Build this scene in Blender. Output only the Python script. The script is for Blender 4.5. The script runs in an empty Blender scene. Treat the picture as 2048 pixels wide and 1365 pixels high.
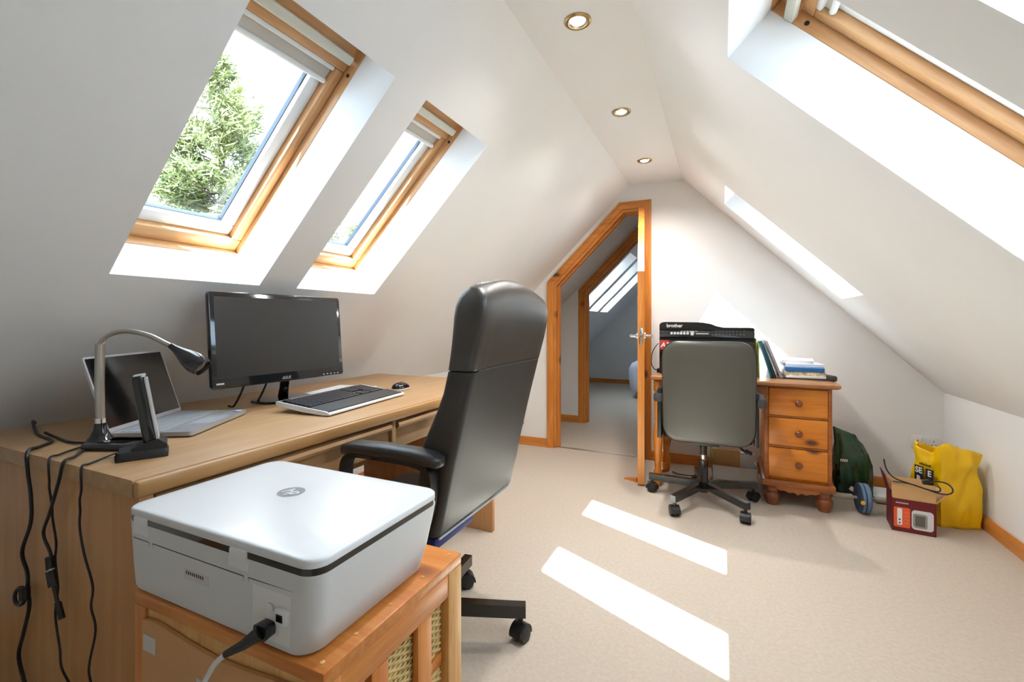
import bpy, bmesh, math, random
from mathutils import Vector, Matrix, Euler, noise
R = math.radians
S2 = math.sqrt(.5)
scene = bpy.context.scene
COL = scene.collection
random.seed(7)

# ------------------------------------------------------------------ camera
cam_d = bpy.data.cameras.new('camera'); cam = bpy.data.objects.new('camera', cam_d); COL.objects.link(cam)
cam_d.sensor_width = 36; cam_d.lens = 910 / 2048 * 36; cam_d.shift_y = -39.5 / 2048; cam_d.clip_start = .02
cam.location = (0, 0, 1.10); cam.rotation_euler = (R(90), 0, math.atan(420 / 910))
scene.camera = cam

# ------------------------------------------------------------------ light
SKY = 3.6
SUN = 30.0
LAMP = 24.0
scene.view_settings.view_transform = 'Standard'; scene.view_settings.look = 'None'
scene.view_settings.gamma = 1; scene.view_settings.use_curve_mapping = False
scene.view_settings.exposure = 1.4
w = bpy.data.worlds.new('sky'); scene.world = w; w.use_nodes = True
bg = w.node_tree.nodes['Background']; bg.inputs[0].default_value = (.62, .79, 1.0, 1); bg.inputs[1].default_value = SKY
sd = bpy.data.lights.new('sun_offscreen', 'SUN'); sd.energy = SUN; sd.angle = R(.55); sd.color = (.80, .91, 1.0)
so = bpy.data.objects.new('sun_offscreen', sd); COL.objects.link(so); so.location = (4, -5, 9)
so.rotation_euler = Vector((-.515, .69, -1)).to_track_quat('-Z', 'Y').to_euler()

# ------------------------------------------------------------------ helpers
def lin(c):
    return tuple(((x / 255) / 12.92 if x / 255 <= .04045 else ((x / 255 + .055) / 1.055) ** 2.4) for x in c) + (1,)

class G:
    def __init__(s): s.v = []; s.f = []
    def add(s, v, f, M=None):
        o = len(s.v)
        s.v += [tuple(M @ Vector(p)) if M else tuple(p) for p in v]; s.f += [tuple(i + o for i in q) for q in f]; return s
    def box(s, x0, x1, y0, y1, z0, z1, bev=0, seg=2, M=None):
        if not bev:
            v = [(x0,y0,z0),(x1,y0,z0),(x1,y1,z0),(x0,y1,z0),(x0,y0,z1),(x1,y0,z1),(x1,y1,z1),(x0,y1,z1)]
            return s.add(v, [(0,3,2,1),(4,5,6,7),(0,1,5,4),(1,2,6,5),(2,3,7,6),(3,0,4,7)], M)
        bm = bmesh.new(); bmesh.ops.create_cube(bm, size=1)
        for q in bm.verts: q.co = ((x0+x1)/2 + q.co.x*(x1-x0), (y0+y1)/2 + q.co.y*(y1-y0), (z0+z1)/2 + q.co.z*(z1-z0))
        bmesh.ops.bevel(bm, geom=bm.edges[:], offset=bev, segments=seg, profile=.5, affect='EDGES')
        bm.verts.index_update()
        s.add([q.co[:] for q in bm.verts], [[q.index for q in f.verts] for f in bm.faces], M); bm.free(); return s
    def loft(s, secs, cap=True, M=None):
        n = len(secs[0]); v = [p for q in secs for p in q]; f = []
        for i in range(len(secs) - 1):
            for j in range(n):
                k = (j + 1) % n; f.append((i*n+j, i*n+k, (i+1)*n+k, (i+1)*n+j))
        if cap: f.append(tuple(range(n))[::-1]); f.append(tuple((len(secs)-1)*n + j for j in range(n)))
        return s.add(v, f, M)
    def prism(s, poly, lo, hi, axis='y', M=None):
        mk = {'y': lambda a, b, t: (a, t, b), 'x': lambda a, b, t: (t, a, b), 'z': lambda a, b, t: (a, b, t)}[axis]
        return s.loft([[mk(a, b, lo) for a, b in poly], [mk(a, b, hi) for a, b in poly]], True, M)
    def tube(s, path, r, n=8, M=None, flat=1):
        P = [Vector(p) for p in path]; m = len(P)
        rr = r if isinstance(r, (list, tuple)) else [r] * m
        secs = []; up = None
        for i in range(m):
            t = (P[min(i+1, m-1)] - P[max(i-1, 0)]).normalized()
            if up is None: up = Vector((0, 0, 1)) if abs(t.z) < .9 else Vector((1, 0, 0))
            a = t.cross(up); a = a.normalized() if a.length > 1e-6 else Vector((1, 0, 0))
            b = a.cross(t).normalized(); up = b
            secs.append([tuple(P[i] + (a*math.cos(2*math.pi*k/n) + b*math.sin(2*math.pi*k/n)*flat) * rr[i]) for k in range(n)])
        return s.loft(secs, True, M)
    def lathe(s, prof, n=20, c=(0, 0, 0), M=None):
        return s.loft([[(c[0] + r*math.cos(2*math.pi*k/n), c[1] + r*math.sin(2*math.pi*k/n), c[2] + z) for k in range(n)] for r, z in prof], True, M)
    def build(s, name, m, parent=None, smooth=40, loc=None, rot=None):
        me = bpy.data.meshes.new(name); me.from_pydata(s.v, [], s.f); me.validate()
        bm = bmesh.new(); bm.from_mesh(me); bmesh.ops.recalc_face_normals(bm, faces=bm.faces[:]); bm.to_mesh(me); bm.free()
        if smooth:
            me.shade_smooth(); me.set_sharp_from_angle(angle=R(smooth))
        me.materials.append(m)
        o = bpy.data.objects.new(name, me); COL.objects.link(o)
        if parent: o.parent = parent
        if loc: o.location = loc
        if rot: o.rotation_euler = rot
        return o

def spl(P, n=8):
    P = [Vector(p) for p in P]; out = []
    for i in range(len(P) - 1):
        a, b, c, d = P[max(i-1, 0)], P[i], P[i+1], P[min(i+2, len(P)-1)]
        for k in range(n):
            t = k / n
            out.append(.5*((2*b) + (c-a)*t + (2*a-5*b+4*c-d)*t*t + (3*b-a-3*c+d)*t**3))
    return out + [P[-1]]
def rrect(x0, x1, y0, y1, r, n=5):
    o = []
    for cx, cy, a in ((x1-r, y1-r, 0), (x0+r, y1-r, 90), (x0+r, y0+r, 180), (x1-r, y0+r, 270)):
        for k in range(n + 1):
            t = R(a + 90*k/n); o.append((cx + r*math.cos(t), cy + r*math.sin(t)))
    return o
def interp(T, x):
    for (a, p), (b, q) in zip(T, T[1:]):
        if x <= b: return p + (q - p) * max(0, (x - a)) / (b - a)
    return T[-1][1]
def tag(o, label, cat=None, group=None, kind=None):
    o['label'] = label
    if cat: o['category'] = cat
    if group: o['group'] = group
    if kind: o['kind'] = kind
    return o
def thing(name, label, cat, loc=(0, 0, 0), rz=0, group=None, kind=None):
    o = bpy.data.objects.new(name, None); COL.objects.link(o); o.empty_display_size = .1
    o.location = loc; o.rotation_euler = (0, 0, rz)
    return tag(o, label, cat, group, kind)
def struct(o, label, cat): return tag(o, label, cat, kind='structure')
def copy_tree(o, parent=None):
    c = o.copy(); COL.objects.link(c)
    if parent: c.parent = parent
    for ch in list(o.children): copy_tree(ch, c)
    return c
def text(s, size, m, parent, loc, rot, name='lettering', shear=0, ext=.0004, bold=0):
    cu = bpy.data.curves.new(name, 'FONT'); cu.body = s; cu.size = size; cu.align_x = 'CENTER'; cu.align_y = 'CENTER'
    cu.extrude = ext; cu.shear = shear; cu.resolution_u = 3; cu.offset = bold
    t = bpy.data.objects.new('t', cu); COL.objects.link(t)
    me = bpy.data.meshes.new_from_object(t.evaluated_get(bpy.context.evaluated_depsgraph_get()))
    bpy.data.objects.remove(t); me.name = name; me.materials.clear(); me.materials.append(m)
    o = bpy.data.objects.new(name, me); COL.objects.link(o); o.parent = parent; o.location = loc; o.rotation_euler = rot
    return o
FRONT_Y = (R(90), 0, 0)            # lettering that faces -Y
FRONT_X = (R(90), 0, R(90))        # lettering that faces +X

# ------------------------------------------------------------------ materials
def base(name):
    m = bpy.data.materials.new(name); m.use_nodes = True
    return m, m.node_tree.nodes, m.node_tree.links, m.node_tree.nodes['Principled BSDF']
def mat(name, c, rough=.5, metal=0, var=0, vs=20, bump=0, bs=200, coat=0, spec=.5, emit=0, stretch=(1, 1, 1), trans=0):
    m, N, L, b = base(name)
    b.inputs['Base Color'].default_value = lin(c); b.inputs['Roughness'].default_value = rough; b.inputs['Metallic'].default_value = metal
    b.inputs['Coat Weight'].default_value = coat; b.inputs['Specular IOR Level'].default_value = spec
    if emit: b.inputs['Emission Color'].default_value = lin(c); b.inputs['Emission Strength'].default_value = emit
    if var or bump:
        tc = N.new('ShaderNodeTexCoord'); mp = N.new('ShaderNodeMapping'); mp.inputs['Scale'].default_value = stretch
        L.new(tc.outputs['Object'], mp.inputs[0])
    if var:
        nz = N.new('ShaderNodeTexNoise'); nz.inputs['Scale'].default_value = vs; nz.inputs['Detail'].default_value = 5
        L.new(mp.outputs[0], nz.inputs['Vector'])
        rp = N.new('ShaderNodeValToRGB'); k = lin(c)
        rp.color_ramp.elements[0].position = .3; rp.color_ramp.elements[1].position = .7
        rp.color_ramp.elements[0].color = tuple(x*(1-var) for x in k[:3]) + (1,); rp.color_ramp.elements[1].color = tuple(min(1, x*(1+var)) for x in k[:3]) + (1,)
        L.new(nz.outputs[0], rp.inputs[0]); L.new(rp.outputs[0], b.inputs['Base Color'])
    if bump:
        n2 = N.new('ShaderNodeTexNoise'); n2.inputs['Scale'].default_value = bs; n2.inputs['Detail'].default_value = 3
        L.new(mp.outputs[0], n2.inputs['Vector'])
        bp = N.new('ShaderNodeBump'); bp.inputs['Strength'].default_value = bump; bp.inputs['Distance'].default_value = .004
        L.new(n2.outputs[0], bp.inputs['Height']); L.new(bp.outputs[0], b.inputs['Normal'])
    return m
def wood(name, c1, c2, axis=0, f=1., rough=.42, knots=0, ck=(70, 35, 15), coat=.12):
    m, N, L, b = base(name)
    b.inputs['Roughness'].default_value = rough; b.inputs['Coat Weight'].default_value = coat; b.inputs['Coat Roughness'].default_value = .3
    tc = N.new('ShaderNodeTexCoord'); mp = N.new('ShaderNodeMapping')
    sc = [14*f]*3; sc[axis] = 1.1*f; mp.inputs['Scale'].default_value = sc
    L.new(tc.outputs['Object'], mp.inputs[0])
    nz = N.new('ShaderNodeTexNoise'); nz.inputs['Scale'].default_value = 2.2; nz.inputs['Detail'].default_value = 7; nz.inputs['Distortion'].default_value = 1.2
    L.new(mp.outputs[0], nz.inputs['Vector'])
    rp = N.new('ShaderNodeValToRGB'); rp.color_ramp.elements[0].position = .33; rp.color_ramp.elements[1].position = .68
    rp.color_ramp.elements[0].color = lin(c2); rp.color_ramp.elements[1].color = lin(c1)
    L.new(nz.outputs[0], rp.inputs[0]); out = rp.outputs[0]
    if knots:
        mk = N.new('ShaderNodeMapping'); s3 = [6.]*3; s3[axis] = 3.2; mk.inputs['Scale'].default_value = s3
        L.new(tc.outputs['Object'], mk.inputs[0])
        vo = N.new('ShaderNodeTexVoronoi'); vo.inputs['Scale'].default_value = knots; L.new(mk.outputs[0], vo.inputs['Vector'])
        r2 = N.new('ShaderNodeValToRGB'); r2.color_ramp.elements[0].position = .05; r2.color_ramp.elements[1].position = .13
        r2.color_ramp.elements[0].color = (1, 1, 1, 1); r2.color_ramp.elements[1].color = (0, 0, 0, 1)
        L.new(vo.outputs['Distance'], r2.inputs[0])
        mx = N.new('ShaderNodeMix'); mx.data_type = 'RGBA'; L.new(r2.outputs[0], mx.inputs[0]); L.new(out, mx.inputs[6]); mx.inputs[7].default_value = lin(ck)
        out = mx.outputs[2]
    L.new(out, b.inputs['Base Color'])
    bp = N.new('ShaderNodeBump'); bp.inputs['Strength'].default_value = .12; bp.inputs['Distance'].default_value = .002
    L.new(nz.outputs[0], bp.inputs['Height']); L.new(bp.outputs[0], b.inputs['Normal'])
    return m
def glass_mat():
    m, N, L, b = base('window_glass'); N.remove(b)
    tr = N.new('ShaderNodeBsdfTransparent'); tr.inputs[0].default_value = (.96, .98, .97, 1)
    gl = N.new('ShaderNodeBsdfGlossy'); gl.inputs['Roughness'].default_value = .02
    lw = N.new('ShaderNodeLayerWeight'); lw.inputs[0].default_value = .5
    pw = N.new('ShaderNodeMath'); pw.operation = 'POWER'; pw.inputs[1].default_value = 6; L.new(lw.outputs['Facing'], pw.inputs[0])
    ad = N.new('ShaderNodeMath'); ad.operation = 'MULTIPLY_ADD'; ad.inputs[1].default_value = .6; ad.inputs[2].default_value = .03; L.new(pw.outputs[0], ad.inputs[0])
    mx = N.new('ShaderNodeMixShader'); L.new(ad.outputs[0], mx.inputs[0]); L.new(tr.outputs[0], mx.inputs[1]); L.new(gl.outputs[0], mx.inputs[2])
    L.new(mx.outputs[0], N['Material Output'].inputs[0]); return m

M = {}
M['plaster'] = mat('painted_plaster', (240, 239, 237), .9, var=.012, vs=3, bump=.05, bs=90)
M['carpet'] = mat('beige_carpet', (200, 186, 170), .95, var=.06, vs=70, bump=.6, bs=260, spec=.1)
for i, a in enumerate('xyz'):
    M['trim_'+a] = wood('pine_trim_'+a, (222, 148, 70), (200, 120, 44), i, 1, .4, .8)
    M['velux_'+a] = wood('window_pine_'+a, (216, 168, 116), (196, 142, 90), i, 1.2, .4)
    M['desk_'+a] = wood('birch_veneer_'+a, (188, 150, 107), (176, 136, 92), i, .7, .5)
    M['pine_'+a] = wood('orange_pine_'+a, (226, 142, 40), (206, 116, 24), i, .8, .35, .85, (90, 44, 20), .3)
    M['unit_'+a] = wood('reddish_pine_'+a, (216, 140, 66), (196, 112, 42), i, 1.6, .4, .9, (150, 80, 35), .2)
M['desk_side'] = wood('birch_side', (202, 150, 96), (188, 132, 78), 2, .6, .42)
M['unit_pale'] = wood('worn_pale_pine', (226, 178, 112), (206, 146, 78), 2, 1.4, .45)
M['desk_edge'] = wood('birch_edge', (190, 146, 94), (178, 132, 80), 1, .8, .4)
M['dark_pine'] = wood('red_brown_pine', (150, 80, 36), (112, 54, 24), 2, 1, .28, 0, coat=.5)
M['plinth'] = wood('brown_pine', (176, 104, 46), (146, 78, 30), 0, 1, .35, .9)
M['desk2_top'] = wood('faded_pine_top', (182, 130, 84), (160, 108, 66), 0, 1, .35, .9)
M['white_plastic'] = mat('white_plastic', (226, 226, 226), .3, coat=.15)
M['grey_plastic'] = mat('pale_grey_plastic', (212, 211, 209), .5)
M['port_grey'] = mat('port_plastic', (226, 224, 220), .4)
M['gloss_black'] = mat('gloss_black', (16, 17, 20), .12, coat=.6)
M['black'] = mat('black_plastic', (26, 26, 27), .42)
M['pc_key'] = mat('keyboard_key', (52, 54, 60), .3)
M['soft_black'] = mat('matt_black', (32, 32, 32), .65)
M['steel_black'] = mat('black_painted_steel', (22, 22, 22), .25, coat=.3)
M['screen'] = mat('monitor_screen', (44, 41, 38), .33, spec=.6)
M['laptop_screen'] = mat('laptop_screen', (14, 13, 13), .12, spec=.6)
M['silver'] = mat('silver_plastic', (198, 198, 200), .35, metal=.4)
M['laptop_grey'] = mat('laptop_shell', (186, 187, 190), .38, metal=.55)
M['key_grey'] = mat('laptop_keys', (168, 170, 174), .5)
M['chrome'] = mat('chrome', (225, 225, 225), .12, metal=1)
M['brushed'] = mat('satin_metal', (190, 186, 178), .3, metal=1)
M['brass'] = mat('brushed_brass', (190, 165, 120), .28, metal=1)
M['leather'] = mat('black_leather', (44, 42, 41), .36, bump=.08, bs=320, spec=.55)
M['leather_back'] = mat('black_vinyl_back', (44, 44, 42), .46, bump=.06, bs=400, spec=.55)
M['leather_head'] = mat('worn_black_leather', (62, 57, 52), .36, var=.12, vs=9, bump=.08, bs=300, spec=.6)
M['vinyl'] = mat('dark_grey_vinyl', (80, 77, 70), .4, bump=.05, bs=350, spec=.6)
M['blue_fabric'] = mat('navy_blue_fabric', (30, 44, 118), .7)
M['lining'] = mat('aluminium_lining', (228, 227, 224), .4)
M['blind'] = mat('grey_blind', (196, 188, 178), .8)
M['vent'] = mat('vent_bar_paint', (212, 210, 196), .4)
M['gasket'] = mat('dark_gasket', (30, 38, 50), .4)
M['glass'] = glass_mat()
M['bulb'] = mat('lit_bulb', (255, 244, 222), .4, emit=12)
M['paper'] = mat('white_paper', (240, 240, 240), .8)
M['kraft'] = mat('kraft_card', (206, 164, 110), .85, var=.05, vs=15)
M['cardboard'] = mat('brown_board', (202, 150, 98), .55, var=.08, vs=6)
M['wicker'] = mat('natural_wicker', (214, 182, 116), .6, var=.2, vs=60)
M['label_grey'] = mat('grey_label', (206, 198, 192), .6)
M['ink'] = mat('dark_ink', (60, 58, 60), .6)
M['pale_ink'] = mat('pale_grey_print', (190, 190, 188), .5)
M['red_card'] = mat('maroon_card', (110, 24, 30), .45)
M['orange_card'] = mat('orange_print', (238, 98, 52), .5)
M['red_sticker'] = mat('red_sticker', (206, 66, 52), .45)
M['yellow_bag'] = mat('yellow_plastic', (250, 200, 16), .36, var=.04, vs=12)
M['green_bag'] = mat('dark_green_plastic', (18, 62, 34), .22, var=.35, vs=14, spec=.7)
M['white_ink'] = mat('white_print', (240, 240, 240), .5)
M['blue_rubber'] = mat('grey_blue_wheel', (104, 134, 164), .55, var=.12, vs=30)
M['navy'] = mat('navy_wheel', (48, 60, 82), .5)
M['grey_foam'] = mat('grey_foam', (168, 160, 142), .8)
M['yellow_dot'] = mat('yellow_hub', (226, 178, 60), .5)
M['f_yellow'] = mat('yellow_folder', (206, 196, 76), .5)
M['f_teal'] = mat('teal_folder', (28, 98, 112), .4)
M['f_dark'] = mat('dark_teal_folder', (24, 72, 80), .45)
M['f_grey'] = mat('grey_folder', (168, 160, 160), .5)
M['f_blue'] = mat('blue_folder', (42, 108, 172), .4)
M['f_print'] = mat('patterned_book_cover', (214, 200, 166), .6, var=.5, vs=45)
M['f_green'] = mat('green_folder', (150, 168, 72), .5)
M['carton'] = mat('pale_carton', (206, 198, 192), .6, var=.03, vs=6)
M['bark'] = mat('pine_bark', (84, 66, 54), .9, var=.2, vs=20)
M['needles'] = mat('pine_needles', (110, 116, 66), .7, var=.4, vs=1.4)
M['duvet'] = mat('pale_duvet', (226, 228, 240), .85)
M['bed_wood'] = wood('bed_pine', (200, 140, 80), (180, 116, 60), 0)
M['wall_plastic'] = mat('socket_white', (232, 230, 226), .35)
M['rubber'] = mat('grey_rubber', (58, 56, 54), .55)

# ------------------------------------------------------------------ setting
XL, XR, KN, ZC = -2.23, 1.27, .65, 2.2
XCL, XCR = XL + (ZC - KN), XR - (ZC - KN)          # -0.68, -0.28
YB, YF, Y2, YE = -0.9, 3.745, 4.80, 8.1
WL = .834; WH = .94                                 # roof-window opening along the slope
struct(G().box(XL-.2, XR+.2, YB-.1, YE+.1, -.06, 0).build('floor', M['carpet'], smooth=0), 'beige fitted carpet across the attic floor', 'floor')
struct(G().box(XL-.12, XL, YB-.1, YE+.1, 0, KN+.04).build('wall_left', M['plaster'], smooth=0), 'low white knee wall behind the long birch desk', 'wall')
struct(G().box(XR, XR+.12, YB-.1, YE+.1, 0, KN+.04).build('wall_right', M['plaster'], smooth=0), 'low white knee wall beside the yellow carrier bag', 'wall')
struct(G().box(XCL-.04, XCR+.04, YB-.1, YE+.1, ZC, ZC+.1).build('ceiling', M['plaster'], smooth=0), 'narrow flat white ceiling strip with recessed downlights', 'ceiling')

def slope(name, wins, right, label):
    g = G(); sgn = -1 if right else 1
    for k0, k1, e in ((0, .165, 0), (.165, .30, .042)):
        ya, yb = sorted((sgn*(YB-.1), sgn*(YE+.1)))
        iv = sorted(tuple(sorted((sgn*a, sgn*b))) for a, b in wins)
        a0, a1 = WL - e, WL + WH + e
        g.box(-.25 if k0 else 0, a0, ya, yb, k0, k1); g.box(a1, 2.49, ya, yb, k0, k1)
        y = ya
        for p, q in iv:
            g.box(a0, a1, y, p-e, k0, k1); y = q + e
        g.box(a0, a1, y, yb, k0, k1)
    o = g.build(name, M['plaster'], smooth=0)
    o.location = (XR if right else XL, 0, KN); o.rotation_euler = (0, R(-45), R(180) if right else 0)
    return struct(o, label, 'wall')
LWIN = [(.72, 1.20), (1.37, 1.845), (5.42, 5.90), (6.04, 6.52), (6.66, 7.14)]
RWIN = [(1.06, 1.54), (2.97, 3.45), (.42, .90)]
slope('wall_left_slope', LWIN, 0, 'sloping white ceiling wall above the long birch desk')
slope('wall_right_slope', RWIN, 1, 'sloping white ceiling wall above the yellow carrier bag')

def gable(name, y0, y1, hole, label, e=.03):
    p = [(XL-e, 0)] + hole + [(XR+e, 0), (XR+e, KN+.4*e), (XCR+.4*e, ZC+e), (XCL-.4*e, ZC+e), (XL-e, KN+.4*e)]
    return struct(G().prism(p, y0, y1).build(name, M['plaster'], smooth=0), label, 'wall')
def off(P, d):                                      # offset an open polyline to its right
    out = []
    for i in range(len(P)):
        ns = []
        for a, b in ((i-1, i), (i, i+1)):
            if a >= 0 and b < len(P):
                dx, dy = P[b][0]-P[a][0], P[b][1]-P[a][1]; l = math.hypot(dx, dy); ns.append((dy/l, -dx/l))
        if len(ns) == 1: n = ns[0]; k = 1
        else:
            n = (ns[0][0]+ns[1][0], ns[0][1]+ns[1][1]); l = math.hypot(*n); n = (n[0]/l, n[1]/l); k = 1/(n[0]*ns[0][0]+n[1]*ns[0][1])
        out.append((P[i][0]+n[0]*d*k, P[i][1]+n[1]*d*k))
    return out
D1 = [(-1.386, 0), (-1.386, 1.44), (-.76, 2.067), (-.509, 2.067), (-.509, 0)]
D2 = [(x-.03, z) for x, z in D1]
gable('wall_far', YF, YF+.115, off(D1, .05), 'white gable wall around the pine door frame')
gable('wall_landing', Y2, Y2+.115, off(D2, .05), 'white gable wall across the landing')
gable('wall_end', YE, YE+.12, [], 'white gable wall at the end of the bedroom')
WB = [(-1.35, .85), (-1.35, 1.45), (.35, 1.45), (.35, .85)]
gable('wall_back', YB-.12, YB, [], 'plain white gable wall closing the near end of the attic')  # unseen wall, set close behind the camera to bounce more light forward

def band(P, w, y0, y1, name, par, mats):
    Q = off(P, w)
    for i in range(len(P)-1):
        q = [P[i], P[i+1], Q[i+1], Q[i]]
        vert = abs(P[i][0]-P[i+1][0]) < .01
        G().prism(q, y0, y1).build(name, M[mats+('z' if vert else 'x')], par, smooth=0)
def door_frame(n, D, y, label):
    d = thing(n, label, 'door', kind='structure')
    band(D, .058, y-.016, y+.004, 'architrave', d, 'trim_')
    band(off(D, .008), .012, y-.022, y-.010, 'architrave_bead', d, 'trim_')
    band(off(D, .050), .032, y-.004, y+.119, 'jamb', d, 'trim_')
    band(off(D, .081), .014, y+.045, y+.085, 'door_stop', d, 'trim_')
    band(D, .058, y+.113, y+.131, 'architrave', d, 'trim_')
    return d
d1 = door_frame('door_1', D1, YF, 'open pine door with angled top in the far gable wall')
d2 = door_frame('door_2', D2, Y2, 'knotty pine door frame with angled top beyond the landing')
# the open leaf: local x runs from the hinge to the free edge
hx, hy = -.592, 3.785; ang = math.atan2(3.112-hy, -.49-hx); LW = math.hypot(3.112-hy, -.49-hx)
lp = [(0, .012), (LW, .012), (LW, 1.435), (LW-.565, 1.995), (0, 1.995)]
leaf = G().prism(lp, -.022, .022).build('leaf', M['trim_z'], d1, smooth=0, loc=(hx, hy, 0), rot=(0, 0, ang))
hd = G()
for s in (-1, 1):
    hd.lathe([(.0, 0), (.026, 0), (.026, .006), (.012, .012), (.01, .03), (.009, .045)], 16, M=Matrix.Translation((LW-.06, s*.022, 1.0)) @ Matrix.Rotation(R(-90*s), 4, 'X'))
    hd.tube(spl([(LW-.06, s*.066, 1.0), (LW-.09, s*.068, 1.0), (LW-.14, s*.066, 1.002), (LW-.175, s*.060, .998)], 4), [.011]*4+[.009]*8+[.007], 10)
hdl = hd.build('lever_handle', M['chrome'], leaf)
tag(hdl, 'chrome lever handle')
G().box(LW, LW+.0025, -.012, .012, .945, 1.055, .0005).build('latch_plate', M['chrome'], leaf)
G().box(LW+.001, LW+.010, -.006, .006, .99, 1.012, .001).build('latch', M['brushed'], leaf)
for z in (.25, 1.0, 1.75): G().lathe([(.008, 0), (.008, .08)], 10, (-.004, .024, z)).build('hinge', M['brushed'], leaf)
for i, z in enumerate((1.02,)): G().box(-1.328, -1.318, YF-.008, YF+.03, z-.03, z+.03).build('strike_plate', M['brass'], d1)
wg = tag(G().prism([(0, 0), (.10, 0), (.10, .006), (0, .03)], -.02, .02).build('door_wedge', M['trim_x'], loc=(-.522, 3.19, 0), rot=(0, 0, R(158))), 'small wooden wedge on the carpet beside the open door', 'door wedge')

def skirting(n, x0, x1, y0, y1, label):
    m = M['trim_x'] if x1-x0 > y1-y0 else M['trim_y']
    g = G().box(x0, x1, y0, y1, 0, .066).box(x0+(.004 if x1-x0 < .05 else 0), x1-(.004 if x1-x0 < .05 else 0), y0+(.004 if y1-y0 < .05 else 0), y1-(.0 if y1-y0 < .05 else 0), .066, .073)
    struct(g.build(n, m, smooth=0), label, 'baseboard')
skirting('baseboard_far_left', XL, -1.386, YF-.018, YF, 'pine baseboard on the far wall left of the door frame')
skirting('baseboard_far_right', -.509, XR, YF-.018, YF, 'pine baseboard on the far wall behind the pedestal desk')
skirting('baseboard_right', XR-.018, XR, YB, YF-.018, 'pine baseboard along the knee wall beside the yellow bag')
skirting('baseboard_left', XL, XL+.018, YB, YF-.018, 'pine baseboard along the knee wall behind the birch desk')
skirting('baseboard_landing', XL, D2[0][0], Y2-.018, Y2, 'pine baseboard on the landing wall by the second door frame')
skirting('baseboard_end', XL, XR, YE-.018, YE, 'pine baseboard on the end wall of the bedroom')
skirting('baseboard_bedroom', XL, XL+.018, Y2+.12, YE-.018, 'pine baseboard along the bedroom knee wall')
struct(G().box(-1.31, -.58, YF+.02, YF+.05, 0, .004).build('trim_1', M['brushed'], smooth=0), 'thin carpet threshold strip under the open door', 'threshold')

def ring(g, a0, a1, y0, y1, wb, wt, ws, k0, k1):
    g.box(a0, a0+wb, y0, y1, k0, k1); g.box(a1-wt, a1, y0, y1, k0, k1); g.box(a0+wb, a1-wt, y0, y0+ws, k0, k1); g.box(a0+wb, a1-wt, y1-ws, y1, k0, k1)
    return g
def ring_parts(name, m, par, a0, a1, y0, y1, wb, wt, ws, k0, k1, bev=.003):
    for q, ax in (((a0, a0+wb, y0, y1), 'y'), ((a1-wt, a1, y0, y1), 'y'), ((a0+wb, a1-wt, y0, y0+ws), 'x'), ((a0+wb, a1-wt, y1-ws, y1), 'x')):
        G().box(*q, k0, k1, bev).build(name, M[m+ax] if m+ax in M else M[m], par)
def roof_window(n, right, y0, y1, label, bl=.76):
    t = bpy.data.objects.new(n, None); COL.objects.link(t); struct(t, label, 'roof window')
    t.location = (XR if right else XL, 0, KN); t.rotation_euler = (0, R(-45), R(180) if right else 0)
    if right: y0, y1 = -y1, -y0
    a, b = WL, WL + WH
    ring_parts('frame', 'velux_', t, a-.04, b+.04, y0-.04, y1+.04, .043, .043, .043, .162, .31)
    G().box(b-.06, b, y0, y1, .195, .30).build('head_rail', M['velux_y'], t)
    ring_parts('sash', 'velux_', t, a+.004, b-.07, y0+.005, y1-.005, .052, .043, .037, .198, .25, .005)
    ring_parts('lining', 'lining', t, a+.056, b-.113, y0+.042, y1-.042, .046, .03, .044, .225, .262, .006)
    ring_parts('gasket', 'gasket', t, a+.102, b-.143, y0+.086, y1-.086, .004, .004, .004, .244, .262, 0)
    G().box(a+.09, b-.13, y0+.07, y1-.07, .252, .258).build('pane', M['glass'], t)
    G().box(b-.078, b-.046, y0+.004, y1-.03, .158, .182, .006).build('ventilation_bar', M['vent'], t)
    bf = G().box(a+bl+.012, b-.112, y0+.044, y1-.044, .214, .217).build('blind', M['blind'], t)
    G().tube([(a+bl+.006, y0+.044, .214), (a+bl+.006, y1-.044, .214)], .010, 10).build('bottom_bar', M['lining'], bf)
    G().box(b-.128, b-.112, y0+.044, y1-.044, .198, .222, .004).build('blind_cassette', M['lining'], bf)
    for s in (y0+.02, y1-.02):
        G().lathe([(.007, 0), (.007, .004)], 10, M=Matrix.Translation((b-.11, y0+.0005 if s < (y0+y1)/2 else y1-.0045, .18)) @ Matrix.Rotation(R(-90), 4, 'X')).build('screw_cap', M['gasket'], t)
    return t
lab = ['pine roof window with a conifer outside it above the laptop', 'pine roof window with white sky outside it above the monitor']
for i, (a, b) in enumerate(LWIN):
    roof_window('window_%d' % (i+1 if i < 2 else i+4), 0, a, b, lab[i] if i < 2 else ['bedroom roof window nearest the landing', 'middle one of three bedroom roof windows', 'bedroom roof window furthest from the landing'][i-2])
labr = ['pine roof window in the bare slope opposite the monitor', 'pine roof window in the slope above the pedestal desk', 'pine roof window opposite the laptop']
for i, (a, b) in enumerate(RWIN): roof_window('window_%d' % (i+3 if i < 3 else i+7), 1, a, b, labr[i], .78)

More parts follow.
